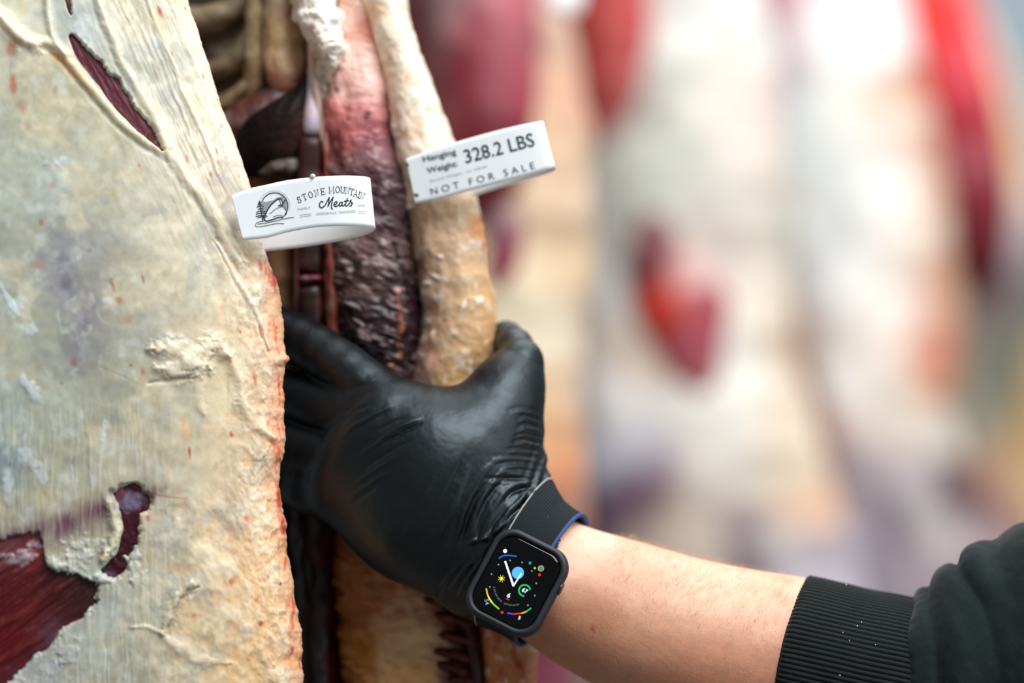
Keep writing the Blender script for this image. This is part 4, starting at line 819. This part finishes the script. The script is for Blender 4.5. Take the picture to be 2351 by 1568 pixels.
# sweatshirt
M_rib = mat('ribbed_cuff_knit', (13, 21, 21), 0.85, 0.25, bump=[(1400, 0.5, 0.0003, ONE)], sheen=.08, vary=(900, .25))
M_sweat = mat('sweatshirt_fleece', (17, 29, 29), 0.9, 0.2, bump=[(1600, 0.6, 0.0003, ONE)], sheen=.10, vary=(1100, .3))
M_lint = mat('lint', (232, 214, 206), .8, .2)
def build_sleeve():
    # cuff: ring sections square to the arm, ribs running along it
    st = [(1806, 1512, 0.0408, 0.0415), (1812, 1514, .0432, .0435), (1830, 1518, .0440, .0440), (1900, 1534, .0440, .0440), (1980, 1552, .0438, .0438), (2050, 1566, .0438, .0436), (2082, 1573, .0434, .043), (2106, 1578, .042, .042)]
    a = smooth_pts([(x, y, r1, r2) for x, y, r1, r2 in st], 14); na = 1080
    th = np.linspace(0, 2 * math.pi, na, endpoint=False)
    ctr = P(a[:, 0], a[:, 1], 1.236); T = np.array([.955, 0, -.22]); T /= np.linalg.norm(T); Bv = np.cross(T, [0, -1, 0]); Bv /= np.linalg.norm(Bv); Nn = np.cross(Bv, T)
    up = Bv if Bv[2] > 0 else -Bv; fw = np.array([0, -1.0, 0])
    s0 = np.linspace(0, 1, len(a))[:, None]
    rib = np.abs(np.sin(th * 54 + .12 * np.sin(s0 * 9 + th * 3)[:, :] * 1.0)) ** .7
    ends = sm(0, .10, s0) * sm(1, .9, s0)
    r = a[:, 2:3] + .0011 * (rib - .5) * (.35 + .65 * ends) + .0006 * fbm(s0 * 6 + 0 * th, th[None] * 3 + 0 * s0, 3, 2) - .0009 * np.exp(-((s0 - .93) / .02) ** 2)
    slant = .010 * np.cos(th) ** 1 * 0 + .0
    tilt = -0.006 * np.sin(th)[None] * 0 + 0.010 * (np.clip(np.sin(th), -1, 1))[None]
    G = ctr[:, None] + up * (np.cos(th)[None] * r)[..., None] + fw * (np.sin(th)[None] * (r + .0022))[..., None] - T * (tilt * (1 - s0 * .5))[..., None]
    # turn-in at the opening
    G = np.concatenate([ctr[2][None, None] + T * .006 + (G[0:1] - ctr[0] ) * .93, G[0:1] * 1.0, G[1:]], 0)
    F = grid_faces(G.shape[0], na, True)
    N = grid_normals(G, True); 
    if ((N[5] * (G[5] - ctr[5])).sum() < 0): F = F[:, ::-1]
    mesh_from('cuff', G, F, M_rib, person)
    pr = []
    def ch(L, k): pr.extend(chain([(u, v, Y, r) for u, v, Y, r in L], k, 3 if len(L) > 2 else 0))
    ch([(2112, 1588, 1.236, .0395), (2200, 1600, 1.236, .0395), (2330, 1590, 1.240, .046), (2500, 1520, 1.246, .060), (2900, 1340, 1.26, .072), (3300, 1150, 1.28, .078)], .01)
    ch([(2098, 1394, 1.236, .0028), (2106, 1440, 1.207, .0042), (2106, 1500, 1.197, .0042), (2108, 1600, 1.193, .0042), (2110, 1700, 1.197, .004)], .003)
    ch([(2122, 1370, 1.238, .0052), (2124, 1405, 1.214, .0056), (2127, 1450, 1.202, .0054), (2130, 1520, 1.195, .0052), (2132, 1620, 1.192, .005), (2132, 1720, 1.196, .004)], .0025)
    ch([(2184, 1335, 1.242, .0085), (2184, 1352, 1.218, .0092), (2198, 1420, 1.203, .0105), (2206, 1500, 1.196, .0110), (2212, 1600, 1.193, .0105), (2214, 1740, 1.198, .010)], .005)
    ch([(2200, 1345, 1.214, .0070), (2228, 1400, 1.203, .0070), (2256, 1470, 1.198, .0090), (2270, 1560, 1.194, .010)], .008)
    ch([(2252, 1284, 1.240, .0080), (2240, 1294, 1.216, .0078), (2256, 1335, 1.203, .0066), (2282, 1380, 1.198, .0072), (2306, 1450, 1.193, .0085), (2330, 1560, 1.189, .010), (2345, 1740, 1.19, .010)], .0030)
    ch([(2275, 1284, 1.236, .0080), (2310, 1320, 1.212, .0085), (2345, 1390, 1.198, .0100), (2380, 1500, 1.190, .012), (2400, 1640, 1.187, .014)], .008)
    ch([(2328, 1248, 1.244, .0072), (2332, 1268, 1.218, .0075), (2366, 1330, 1.200, .0100), (2420, 1440, 1.188, .015)], .006)
    ch([(2372, 1240, 1.246, .0090), (2385, 1262, 1.212, .0105), (2450, 1340, 1.192, .016)], .008)
    ch([(2470, 1200, 1.25, .020), (2600, 1200, 1.22, .030)], .01)
    f0 = make_sdf(pr)
    V, Q, N = surface_nets(f0, (.175, 1.15, -.235), (.50, 1.38, .015), .0016, proj=3)
    u, v = PX(V); V = V + N * (.0006 * fbm(u / 22, v / 40, 3, 3) + .0008 * fbm(u / 60, v / 90, 5, 2))[:, None]
    mesh_from('sleeve', V, Q, M_sweat, person)
    # lint specks
    rs = random.Random(3)
    C0 = ctr[20]
    for (x, y, s_) in [(1928, 1549, 3.6), (1968, 1437, 1.6), (1978, 1428, 1.4), (1943, 1342, 1.6), (1900, 1500, 1.2), (1935, 1452, 1.1), (1950, 1470, 1.2), (2010, 1480, 1.1)]:
        yy = 1.236 - math.sqrt(max(.0452 ** 2 - ((y - 1540 - 0.0 * (x - 1950)) * .2165e-3 * 1.0) ** 2, 1e-6)) - .0004
        spine_body('lint_speck', [(x - s_ * .4, y - s_, yy, s_ * .5, s_ * 9e-5), (x, y, yy - s_ * 6e-5, s_, s_ * 1.6e-4), (x + s_ * .3, y + s_ * 1.1, yy, s_ * .5, s_ * 9e-5)], M_lint, person, ns=8, na=8)
build_sleeve()

# ------------------------------------------------------------------ wristwatch
def build_watch():
    t = thing('wristwatch', 'black square smartwatch with lit dial and woven band on the gloved wrist', 'watch', tuple(p3(1185, 1338, 1.195)))
    M_case = mat('black_watch_case', (26, 28, 33), 0.33, 0.5, coat=.2); M_bump = mat('dark_rubber', (34, 37, 44), .5, .4)
    M_glass = mat('watch_glass', (2, 2, 3), .08, .35)
    c = p3(1187, 1338, 1.187)
    ex = np.array([150.0, -0, -72.0]); ex = np.array([150., -46., -72.]); ex /= np.linalg.norm(ex)
    ey = np.array([78., 34., 166.]); ey -= ex * (ey @ ex); ey /= np.linalg.norm(ey)      # towards the top of the dial
    ez = np.cross(ex, ey);  ez = ez if ez[1] < 0 else -ez
    def loc(x, y, z): return c + np.outer(np.ravel(x), ex) * 1e-3 + np.outer(np.ravel(y), ey) * 1e-3 + np.outer(np.ravel(z), ez) * 1e-3
    def ring(w, h, r, z, n=18):
        pts = []
        for cx, cy, a0 in ((w - r, h - r, 0), (-(w - r), h - r, 90), (-(w - r), -(h - r), 180), (w - r, -(h - r), 270)):
            for k in range(n):
                a = math.radians(a0 + 90 * k / (n - 1)); pts.append((cx + r * math.cos(a), cy + r * math.sin(a), z))
        return np.array(pts)
    def shell(name, rings, m):
        R = np.array(rings); n, k = R.shape[:2]; V = loc(R[..., 0], R[..., 1], R[..., 2])
        F = grid_faces(n, k, True); V = np.vstack([V, V[:k].mean(0), V[-k:].mean(0)]); j = np.arange(k); j2 = (j + 1) % k
        T = np.vstack([np.stack([j * 0 + n * k, j2, j], -1), np.stack([j * 0 + n * k + 1, (n - 1) * k + j, (n - 1) * k + j2], -1)])
        return quads_tris(name, V, F, T, m, t, None)
    # protective bumper, case and glass
    shell('case', [ring(17.2, 20.4, 9, -7.5), ring(19.2, 22.4, 10, -6), ring(20.4, 23.6, 10.5, -2.5), ring(20.6, 23.8, 10.5, 0), ring(20.2, 23.4, 10.2, 1.8), ring(19.3, 22.5, 9.8, 3.0), ring(18.2, 21.4, 9.2, 3.2), ring(17.4, 20.6, 8.8, 2.4), ring(17.2, 20.4, 8.6, 1.2)], M_bump)
    shell('glass', [ring(17.3, 20.5, 8.6, .4), ring(17.2, 20.4, 8.6, 1.7), ring(16.6, 19.8, 8.2, 2.3), ring(15.6, 18.8, 7.6, 2.5), ring(8, 10, 4, 2.55)], M_glass)
    shell('crown', [np.array([(20.3 + dx, 7 + 3.2 * r_ * math.cos(q), -.4 + 2.4 * r_ * math.sin(q)) for q in np.linspace(0, 2 * math.pi, 24, endpoint=False)]) for dx, r_ in ((-.5, 1), (.9, 1), (1.1, .8))], M_case)
    for y in (-4, -8): shell('side_button' if y == -8 else 'side_button', [np.array([(20.3 + dx, y + 1.5 * r_ * math.cos(q), -.4 + .8 * r_ * math.sin(q)) for q in np.linspace(0, 2 * math.pi, 16, endpoint=False)]) for dx, r_ in ((-.3, 1), (.35, 1), (.4, .8))], M_case)
    def em(name, col, e=1.0): return mat(name, col, .5, .1, emit=e)
    ink = {k: em('dial_' + k, c_, .85) for k, c_ in dict(white=(214, 232, 250), blue=(72, 150, 230), deep=(20, 84, 150), green=(30, 160, 84), yellow=(206, 200, 60), orange=(206, 150, 40), red=(190, 36, 36), lime=(110, 180, 40), violet=(96, 50, 210), grey=(120, 136, 150), teal=(30, 120, 130)).items()}
    def flat(name, V2, Fc, m, z=2.75):
        V2 = np.array(V2, float); return mesh_from(name, loc(V2[:, 0], V2[:, 1], V2[:, 0] * 0 + z), Fc, m, t, None, False)
    def disc(name, x, y, r, m, z=2.75, n=28):
        a = np.linspace(0, 2 * math.pi, n, endpoint=False); V2 = [(x, y)] + [(x + r * math.cos(q), y + r * math.sin(q)) for q in a]
        return flat(name, V2, [(0, 1 + i, 1 + (i + 1) % n) for i in range(n)], m, z)
    def pen(name, pl, w, m, z=2.75):
        V2, Q2 = ribbon([pl], w); return flat(name, V2, Q2, m, z)
    # zoom picture of the dial -> dial millimetres
    zx = lambda x, y: np.array([x, y], float)
    def D(x, y):
        uu, vv = 1050 + x / 4.355, 1120 + y / 4.355; q = P(uu, vv, c[1])
        # along the viewing line to the dial plane
        dirv = q / np.linalg.norm(q); tt = ((c + ez * 2.6e-3) @ ez) / (dirv @ ez); pnt = dirv * tt - c
        return (pnt @ ex * 1e3, pnt @ ey * 1e3)
    hub = D(562, 980)
    disc('subdial', *D(606, 850), 3.0, ink['blue'], 2.7)
    pen('hour_hand', [hub, D(640, 860)], .65, ink['white'], 2.9); pen('minute_hand', [hub, D(480, 738)], .95, ink['white'], 2.95)
    pen('dial_arc', [D(*q) for q in smooth_pts([(418, 705), (450, 684), (500, 676), (590, 684)], 5)], .75, ink['deep'])
    disc('dial_mark', *D(478, 632), 1.0, ink['white'])
    g = arc(*D(672, 1026), 2.75, 2.75, 35, 290, 30); pen('dial_ring', g, .75, ink['green'])
    sun = D(442, 908); disc('dial_sun', *sun, .85, ink['yellow'])
    for k in range(8):
        a = k * math.pi / 4; pen('sun_ray', [(sun[0] + 1.1 * math.cos(a), sun[1] + 1.1 * math.sin(a)), (sun[0] + 1.7 * math.cos(a), sun[1] + 1.7 * math.sin(a))], .22, ink['yellow'])
    L = smooth_pts([(290, 1010), (308, 1080), (350, 1150), (415, 1210)], 6); L = [D(*q) for q in L]; n = len(L)
    pen('dial_arc', L[:n // 3 + 1], .7, ink['orange']); pen('dial_arc', L[n // 3:2 * n // 3 + 1], .7, ink['yellow']); pen('dial_arc', L[2 * n // 3:], .7, ink['lime'])
    L = smooth_pts([(503, 1252), (560, 1262), (640, 1254), (690, 1236), (735, 1205)], 6); L = [D(*q) for q in L]; n = len(L)
    for k, cn in enumerate(('violet', 'red', 'orange', 'green')): pen('dial_arc', L[k * n // 4:(k + 1) * n // 4 + 1], .65, ink[cn])
    disc('dial_mark', *D(448, 1246), .7, ink['red']); disc('dial_mark', *D(836, 806), 1.15, ink['teal']); pen('dial_ring', arc(*D(836, 806), 1.35, 1.35, 0, 360, 24), .25, ink['orange'])
    disc('dial_mark', *D(728, 752), .75, ink['teal']); disc('dial_mark', *D(775, 803), .6, ink['lime']); disc('dial_mark', *D(822, 870), .7, ink['red'])
    for q in [(528, 726), (648, 746), (745, 832), (790, 954), (776, 1078), (706, 1174), (412, 768), (342, 862), (327, 990)]: disc('dial_mark', *D(*q), .36, ink['grey'])
    def txt(s_, x, y, hmm, m, ang=0):
        cu = bpy.data.curves.new('numeral', 'FONT'); cu.body = s_; cu.size = 1; cu.offset = .01; o = bpy.data.objects.new('n', cu); COL.objects.link(o); bpy.context.view_layer.update()
        me = o.evaluated_get(bpy.context.evaluated_depsgraph_get()).to_mesh(); X = np.array([q.co[:2] for q in me.vertices]); me.calc_loop_triangles(); T = np.array([tuple(q.vertices) for q in me.loop_triangles]); bpy.data.objects.remove(o)
        X = (X - (X.min(0) + X.max(0)) / 2) / .7 * hmm; a = math.radians(ang); X = np.stack([X[:, 0] * math.cos(a) - X[:, 1] * math.sin(a), X[:, 0] * math.sin(a) + X[:, 1] * math.cos(a)], 1)
        flat('numeral', X + np.array(D(x, y)), T, m, 2.8)
    txt('6', 516, 1076, 2.3, ink['white']); txt('67', 676, 1028, 2.0, ink['white']); txt('54', 296, 1140, 2.0, ink['grey'], -50); txt('5', 622, 1300, 1.6, ink['white'], 5)
    pen('dial_mark', [D(488, 1110), D(515, 1120)], .4, ink['red'])
    for k, ch_ in enumerate('MODERATE SURFACE'):
        f = k / 15; a = math.radians(212 + f * 100); 
        if ch_ != ' ':
            q = (hub[0] + 9.6 * math.cos(a), hub[1] - .0 + 9.6 * math.sin(a)); 
            cu = None
            pen('dial_mark', [(q[0] - .3, q[1] - .35), (q[0] - .3, q[1] + .35), (q[0] + .3, q[1] - .35 if k % 2 else q[1] + .1), (q[0] + .3, q[1] + .35)], .14, ink['grey'])
    # woven band: follows the wrist section, one ring
    M_strap = mat('woven_band', (22, 31, 36), .8, .3, bump=[(1500, .4, .0002, ONE)], vary=(1200, .25)); M_be = mat('blue_band_edge', (40, 72, 122), .7, .3); M_ge = mat('grey_band_edge', (150, 146, 140), .7, .3)
    # a plane section of the wrist through the watch, perpendicular to ex
    bc = np.array(p3(1222, 1305, 1.230)); ua = ey.copy(); ub = -ez.copy(); na = 200; th = np.linspace(0, 2 * math.pi, na, endpoint=False)
    hw = 11.2e-3
    offs = np.linspace(-hw, hw, 40)
    axis = ex
    rad = np.zeros((len(offs), na))
    dirs = np.cos(th)[:, None] * ua + np.sin(th)[:, None] * ub
    for i, o_ in enumerate(offs):
        lo_, hi_ = np.full(na, .005), np.full(na, .07)
        for _ in range(22):
            m = (lo_ + hi_) / 2; d = hand_f(bc + axis * o_ + dirs * m[:, None]) ; ins = d < 0; lo_ = np.where(ins, m, lo_); hi_ = np.where(ins, hi_, m)
        rad[i] = lo_
    base = rad.mean(0)[None] * .6 + rad * .4
    k_ = np.hanning(15); k_ /= k_.sum(); base = np.stack([np.convolve(np.concatenate([b[-7:], b, b[:7]]), k_, 'valid') for b in base])
    base = np.maximum(base, rad) + .0016
    def bandmesh(name, o0, o1, lift, m, seg=40, tex=True):
        oo = np.linspace(o0, o1, seg); B = np.stack([np.interp(oo, offs, base[:, j]) for j in range(na)], 1)
        out = B + lift + (.00022 * np.sin(oo * 2 * math.pi / .0011)[:, None] * (1 if tex else 0))
        prof = np.concatenate([out, (B + lift - .0018)[::-1]], 0); po = np.concatenate([oo, oo[::-1]])
        G = bc + axis * po[:, None, None] + dirs[None] * prof[..., None]; G = np.concatenate([G, G[:1]], 0)
        mesh_from(name, G, grid_faces(G.shape[0], na, True), m, t)
    bandmesh('strap', -hw + .0008, hw - .0012, .0006, M_strap, 120)
    bandmesh('strap_edge', hw - .0013, hw, .0009, M_be, 6, False); bandmesh('strap_edge', -hw, -hw + .0009, .0004, M_ge, 6, False)
    return t
build_watch()
# ------------------------------------------------------------------ row of sides hanging further back
def far_side(label, Y, rows, pal, r, extra=(), pw=2.3, th=.075, lump=.006):
    """rows: (v, left u, right u)"""
    m = rows[len(rows) // 2]
    t = thing('beef_side', label, 'meat', tuple(P((m[1] + m[2]) / 2, m[0], Y)), 'sides of beef hanging in a row')
    def sat(p):
        g = p.c.mean(-1, keepdims=True); p.c = np.clip(g + (p.c - g) * 1.08, 0.002, 1)
    def pf(p): p.splats(pal, r, 26); p.jitter(.07, 60, 3); sat(p)
    spine_body('fat_cover', [((a + b) / 2, v, Y, (b - a) / 2, th * min(1, (b - a) / 300)) for v, a, b in rows], M_far, t, paint=pf, ns=150, na=110, pw=pw, lump=lump, lump_sc=90)
    for nm, pts, pl, rr in extra:
        k = 30 * 0 + 1
        def pe(p, pl=pl, rr=rr): p.splats(pl, rr, 16); p.jitter(.1, 40, 3); sat(p)
        spine_body(nm, pts, M_far, t, paint=pe, ns=70, na=50, lump=.004, lump_sc=60)
    return t
# first behind the gripped side: dark red round with a cream fat edge
far_side('hanging beef side with dark burgundy lean and cream fat edge, behind the white weight band', 1.95,
    [(-420, 900, 1240), (-200, 890, 1290), (0, 880, 1300), (150, 880, 1326), (300, 890, 1350), (500, 890, 1362), (700, 900, 1352), (850, 930, 1340), (1000, 980, 1345), (1150, 1010, 1352), (1300, 1040, 1340), (1500, 1060, 1330), (1750, 1080, 1320)],
    [(1280, 60, (214, 178, 160)), (1300, 200, (216, 170, 146)), (1330, 260, (206, 150, 130), 40), (1270, 330, (216, 186, 156)), (1300, 450, (224, 194, 168)), (1340, 450, (226, 200, 184), 40), (1250, 520, (214, 188, 156)), (1290, 620, (232, 200, 164)), (1230, 650, (228, 212, 182)), (1180, 760, (228, 216, 190)), (1260, 780, (236, 222, 200)),
     (1330, 700, (214, 184, 160), 40), (1260, 900, (230, 190, 150)), (1330, 900, (230, 206, 192), 50), (1240, 1020, (214, 170, 122)), (1300, 1000, (216, 156, 130), 50), (1240, 1130, (196, 130, 92)), (1290, 1130, (190, 124, 100)), (1330, 1150, (214, 180, 168), 40), (1200, 900, (226, 190, 150)), (1250, 1300, (170, 100, 90)), (1250, 1500, (120, 60, 76), 90), (1330, 1540, (150, 90, 106), 50), (1000, 300, (130, 60, 64), 120), (1150, 200, (150, 70, 80), 60), (1000, 800, (200, 170, 150), 120)], 100,
    [('lean_meat', [(1090, -380, 1.90, 110, .05), (1100, -150, 1.89, 125, .05), (1100, 50, 1.885, 138, .05), (1100, 200, 1.885, 138, .05), (1095, 350, 1.885, 125, .05), (1090, 450, 1.89, 95, .04), (1085, 520, 1.90, 50, .025)],
      [(960, 40, (116, 50, 50)), (1020, 30, (176, 140, 140), 50), (980, 130, (150, 92, 92), 40), (1100, 60, (150, 72, 80)), (1080, 180, (120, 44, 50)), (1180, 60, (176, 100, 106)), (1190, 180, (166, 84, 94)), (1140, 180, (140, 60, 70)), (1210, 260, (150, 66, 76)), (1100, 260, (112, 34, 42)), (1030, 250, (130, 70, 70)), (1050, 340, (112, 40, 46)), (1120, 320, (96, 22, 30)), (1180, 340, (124, 36, 50)), (1080, 450, (110, 40, 50))], 55),
     ('lean_meat', [(1130, 440, 1.90, 40, .02), (1150, 500, 1.89, 56, .025), (1160, 570, 1.89, 50, .025), (1140, 650, 1.89, 34, .02), (1120, 720, 1.90, 12, .01)], [(1130, 480, (120, 76, 90)), (1170, 500, (160, 130, 130)), (1180, 560, (150, 84, 100)), (1150, 600, (160, 76, 92)), (1130, 660, (170, 110, 116))], 40)])
# small bright trolley knob between the first and second sides
# second: pale with a red shank muscle and a torn red hollow
far_side('pale hanging beef side with a torn red hollow in its middle, blurred behind', 2.35,
    [(-420, 1420, 1640), (-200, 1370, 1690), (0, 1330, 1750), (150, 1320, 1785), (300, 1330, 1800), (500, 1330, 1800), (700, 1325, 1810), (900, 1320, 1840), (1050, 1330, 1880), (1200, 1350, 1930), (1350, 1380, 1980), (1600, 1400, 2040)],
    [(1500, 40, (220, 214, 206)), (1650, 30, (218, 218, 214)), (1700, 80, (224, 222, 216)), (1560, 150, (216, 216, 206)), (1480, 250, (186, 182, 172), 50), (1450, 350, (196, 196, 184)), (1550, 350, (206, 208, 196)), (1640, 200, (226, 220, 206)), (1700, 220, (232, 214, 202)), (1760, 220, (216, 190, 186), 40), (1400, 450, (192, 188, 180)), (1480, 450, (184, 186, 176)),
     (1640, 400, (216, 214, 202)), (1720, 350, (232, 216, 204)), (1400, 560, (190, 186, 178)), (1560, 520, (190, 188, 180)), (1700, 500, (214, 206, 194)), (1640, 480, (186, 170, 170), 46), (1600, 590, (206, 186, 172)), (1380, 650, (214, 214, 212)), (1440, 700, (220, 216, 210)), (1680, 600, (210, 196, 188)), (1750, 560, (224, 214, 198)), (1720, 700, (236, 228, 212)), (1770, 700, (222, 206, 186)),
     (1400, 780, (222, 206, 190)), (1480, 820, (232, 212, 192)), (1640, 780, (230, 226, 222), 50), (1700, 820, (242, 240, 232)), (1800, 800, (214, 190, 166)), (1380, 900, (236, 230, 226)), (1450, 940, (244, 240, 234)), (1560, 960, (246, 242, 232)), (1640, 960, (244, 240, 230)), (1700, 920, (240, 236, 224)), (1800, 950, (230, 212, 190)), (1400, 1030, (230, 230, 238)), (1500, 1020, (216, 212, 220)),
     (1640, 1030, (240, 232, 222)), (1430, 1110, (116, 98, 116)), (1520, 1080, (120, 94, 110)), (1420, 1190, (104, 80, 96)), (1490, 1160, (120, 86, 98)), (1600, 1120, (206, 196, 186)), (1700, 1080, (220, 212, 198)), (1560, 1200, (214, 194, 176)), (1640, 1250, (206, 194, 182)), (1700, 1200, (136, 108, 122), 50), (1800, 1080, (224, 206, 184)), (1850, 1180, (226, 186, 156)),
     (1480, 1240, (196, 176, 166)), (1720, 1290, (84, 56, 74), 60), (1780, 1250, (196, 190, 186)), (1880, 1270, (180, 170, 176)), (1850, 1340, (196, 186, 196)), (1400, 1500, (140, 84, 100), 90), (1600, 1500, (170, 130, 130), 120)], 70,
    [('lean_meat', [(1400, -380, 2.31, 80, .03), (1402, -150, 2.30, 96, .04), (1402, 0, 2.295, 100, .04), (1402, 120, 2.295, 96, .035), (1398, 230, 2.30, 76, .03), (1390, 330, 2.31, 26, .015)],
      [(1350, 40, (160, 66, 54)), (1430, 20, (190, 80, 80)), (1350, 150, (164, 62, 58)), (1430, 130, (186, 84, 84)), (1400, 220, (168, 68, 64)), (1460, 200, (196, 120, 116)), (1390, 290, (190, 110, 110))], 50),
     ('lean_meat', [(1500, 440, 2.30, 14, .01), (1500, 530, 2.285, 50, .025), (1515, 610, 2.28, 76, .03), (1560, 690, 2.28, 108, .035), (1582, 780, 2.28, 84, .03), (1600, 860, 2.285, 60, .025), (1612, 950, 2.30, 14, .01)],
      [(1500, 540, (110, 62, 66)), (1500, 610, (112, 48, 54)), (1560, 640, (180, 110, 104)), (1600, 630, (196, 170, 164)), (1530, 700, (206, 64, 48)), (1500, 740, (214, 70, 52)), (1600, 700, (176, 92, 96)), (1640, 690, (166, 66, 80)), (1580, 780, (170, 84, 96)), (1560, 850, (186, 96, 104)), (1600, 890, (190, 120, 120))], 42)])
far_side('pale grey-white hanging beef side with an orange right edge, left of the bright crimson side', 2.75,
    [(-420, 1830, 2000), (-200, 1790, 2060), (0, 1735, 2080), (150, 1735, 2106), (300, 1740, 2136), (500, 1750, 2168), (700, 1760, 2200), (850, 1790, 2205), (950, 1830, 2190), (1050, 1870, 2210), (1200, 1900, 2260), (1350, 1960, 2330), (1600, 2040, 2420)],
    [(1780, 20, (196, 120, 134)), (1800, 120, (214, 180, 190)), (1850, 60, (226, 220, 216)), (1930, 40, (218, 220, 218)), (2020, 60, (232, 232, 230)), (1810, 220, (190, 192, 194)), (1870, 200, (226, 224, 216)), (2000, 130, (226, 226, 224)), (2080, 60, (246, 226, 222), 40), (2050, 220, (216, 186, 162)), (2110, 200, (206, 130, 106), 40), (1830, 330, (206, 210, 208)), (1920, 300, (220, 218, 210)),
     (2060, 300, (224, 210, 196)), (2120, 330, (216, 160, 136), 50), (1850, 450, (216, 216, 210)), (1950, 450, (214, 214, 210)), (2050, 430, (232, 228, 220)), (2140, 450, (212, 170, 142), 46), (1780, 450, (210, 200, 186)), (1780, 600, (200, 176, 146), 40), (1880, 580, (208, 208, 204)), (2000, 560, (230, 226, 220)), (2100, 560, (228, 212, 196)), (2150, 580, (206, 150, 118), 40),
     (1810, 700, (196, 160, 126), 40), (1870, 680, (214, 210, 210)), (1960, 700, (236, 230, 222)), (2060, 700, (242, 230, 218)), (2130, 680, (200, 136, 116), 50), (2180, 680, (216, 176, 142), 40), (1840, 800, (166, 122, 100), 50), (1900, 800, (220, 212, 204)), (2000, 820, (236, 222, 208)), (2130, 800, (198, 132, 110), 50), (1860, 920, (176, 110, 90), 50), (1940, 890, (244, 240, 236)), (2040, 900, (228, 216, 202)),
     (1790, 640, (176, 132, 92), 44), (1830, 760, (150, 98, 72), 50), (1858, 880, (140, 76, 54), 50), (1866, 980, (196, 110, 78), 50),  # brown shadow line down the left edge, shade put into the colour
     (2130, 880, (212, 150, 122), 50), (1870, 1030, (214, 138, 110), 50), (1960, 980, (220, 200, 190)), (2080, 980, (220, 206, 190)), (2170, 1000, (206, 196, 184), 50), (1900, 1120, (214, 176, 156)), (1960, 1080, (180, 170, 180)), (2040, 1060, (196, 180, 180)), (1960, 1170, (200, 186, 198)), (2020, 1150, (96, 84, 92), 46), (2060, 1240, (104, 88, 96), 50), (2000, 1280, (196, 184, 196)),
     (2110, 1120, (200, 190, 192), 50), (2140, 1200, (190, 182, 180)), (2180, 1130, (84, 56, 62), 55), (2240, 1180, (120, 96, 100), 50), (2150, 1290, (176, 160, 164)), (2250, 1280, (176, 160, 160))], 66)
far_side('bright crimson hanging beef side with a pale yellow fat edge, rightmost in the row', 3.2,
    [(-420, 1980, 2100), (-200, 2010, 2160), (0, 2040, 2232), (150, 2060, 2290), (300, 2080, 2340), (450, 2100, 2385), (560, 2110, 2395), (640, 2120, 2370), (740, 2140, 2330), (850, 2170, 2290), (950, 2200, 2270), (1100, 2230, 2310), (1250, 2270, 2350), (1500, 2300, 2420)],
    [(2130, 40, (214, 60, 46), 50), (2250, 40, (246, 214, 164), 50), (2290, 100, (240, 230, 214), 50), (2150, 120, (200, 34, 30), 50), (2270, 200, (244, 204, 146)), (2330, 250, (236, 220, 200)), (2300, 320, (240, 196, 130)), (2350, 420, (238, 216, 186)), (2330, 500, (214, 200, 190)), (2340, 560, (196, 184, 190)), (2260, 640, (140, 116, 120)), (2230, 700, (150, 136, 130)), (2240, 850, (150, 146, 130)),
     (2200, 880, (190, 180, 160)), (2240, 950, (170, 160, 140)), (2280, 1100, (190, 150, 130)), (2300, 1200, (150, 110, 110))], 60,
    [('lean_meat', [(2050, -380, 3.13, 70, .04), (2085, -150, 3.12, 80, .05), (2118, 0, 3.115, 108, .05), (2160, 120, 3.115, 108, .05), (2196, 240, 3.115, 104, .05), (2222, 360, 3.12, 100, .05), (2238, 470, 3.12, 92, .045), (2242, 600, 3.13, 74, .04), (2228, 680, 3.15, 30, .02)],
      [(2120, 40, (216, 60, 48)), (2170, 50, (214, 62, 66)), (2150, 120, (202, 38, 34)), (2200, 130, (200, 78, 86)), (2160, 200, (190, 34, 40)), (2220, 200, (196, 78, 90)), (2200, 270, (166, 40, 50)), (2230, 300, (156, 46, 56)), (2220, 370, (156, 80, 86)), (2260, 370, (160, 84, 92)), (2240, 450, (124, 40, 48)), (2210, 480, (120, 38, 46)), (2230, 560, (104, 32, 38)), (2280, 420, (130, 50, 56))], 42)])
far_side('distant hanging beef side with yellow fat, at the right edge beyond the crimson one', 3.9,
    [(-300, 2560, 2700), (300, 2500, 2720), (700, 2440, 2720), (850, 2370, 2720), (1000, 2330, 2720), (1150, 2300, 2720), (1400, 2300, 2740)],
    [(2400, 800, (206, 176, 120)), (2340, 950, (206, 170, 116)), (2320, 1050, (214, 176, 122)), (2340, 1150, (226, 196, 160)), (2330, 1220, (214, 170, 140)), (2500, 500, (220, 200, 160), 140), (2600, 1000, (220, 180, 130), 140)], 70)
def knob():
    t = thing('hanging_tag', 'round bright white tag at the top edge, between the burgundy side and the pale one', 'tag', tuple(P(1295, 0, 1.86)))
    m = mat('white_plastic', (250, 250, 250), .3, .5)
    spine_body('tag_disc', [(1297, -44, 1.86, 6, .002), (1297, -30, 1.858, 34, .004), (1297, 0, 1.857, 42, .005), (1297, 26, 1.858, 32, .004), (1297, 38, 1.86, 6, .002)], m, t, base=(250, 250, 250), ns=30, na=40)
knob()
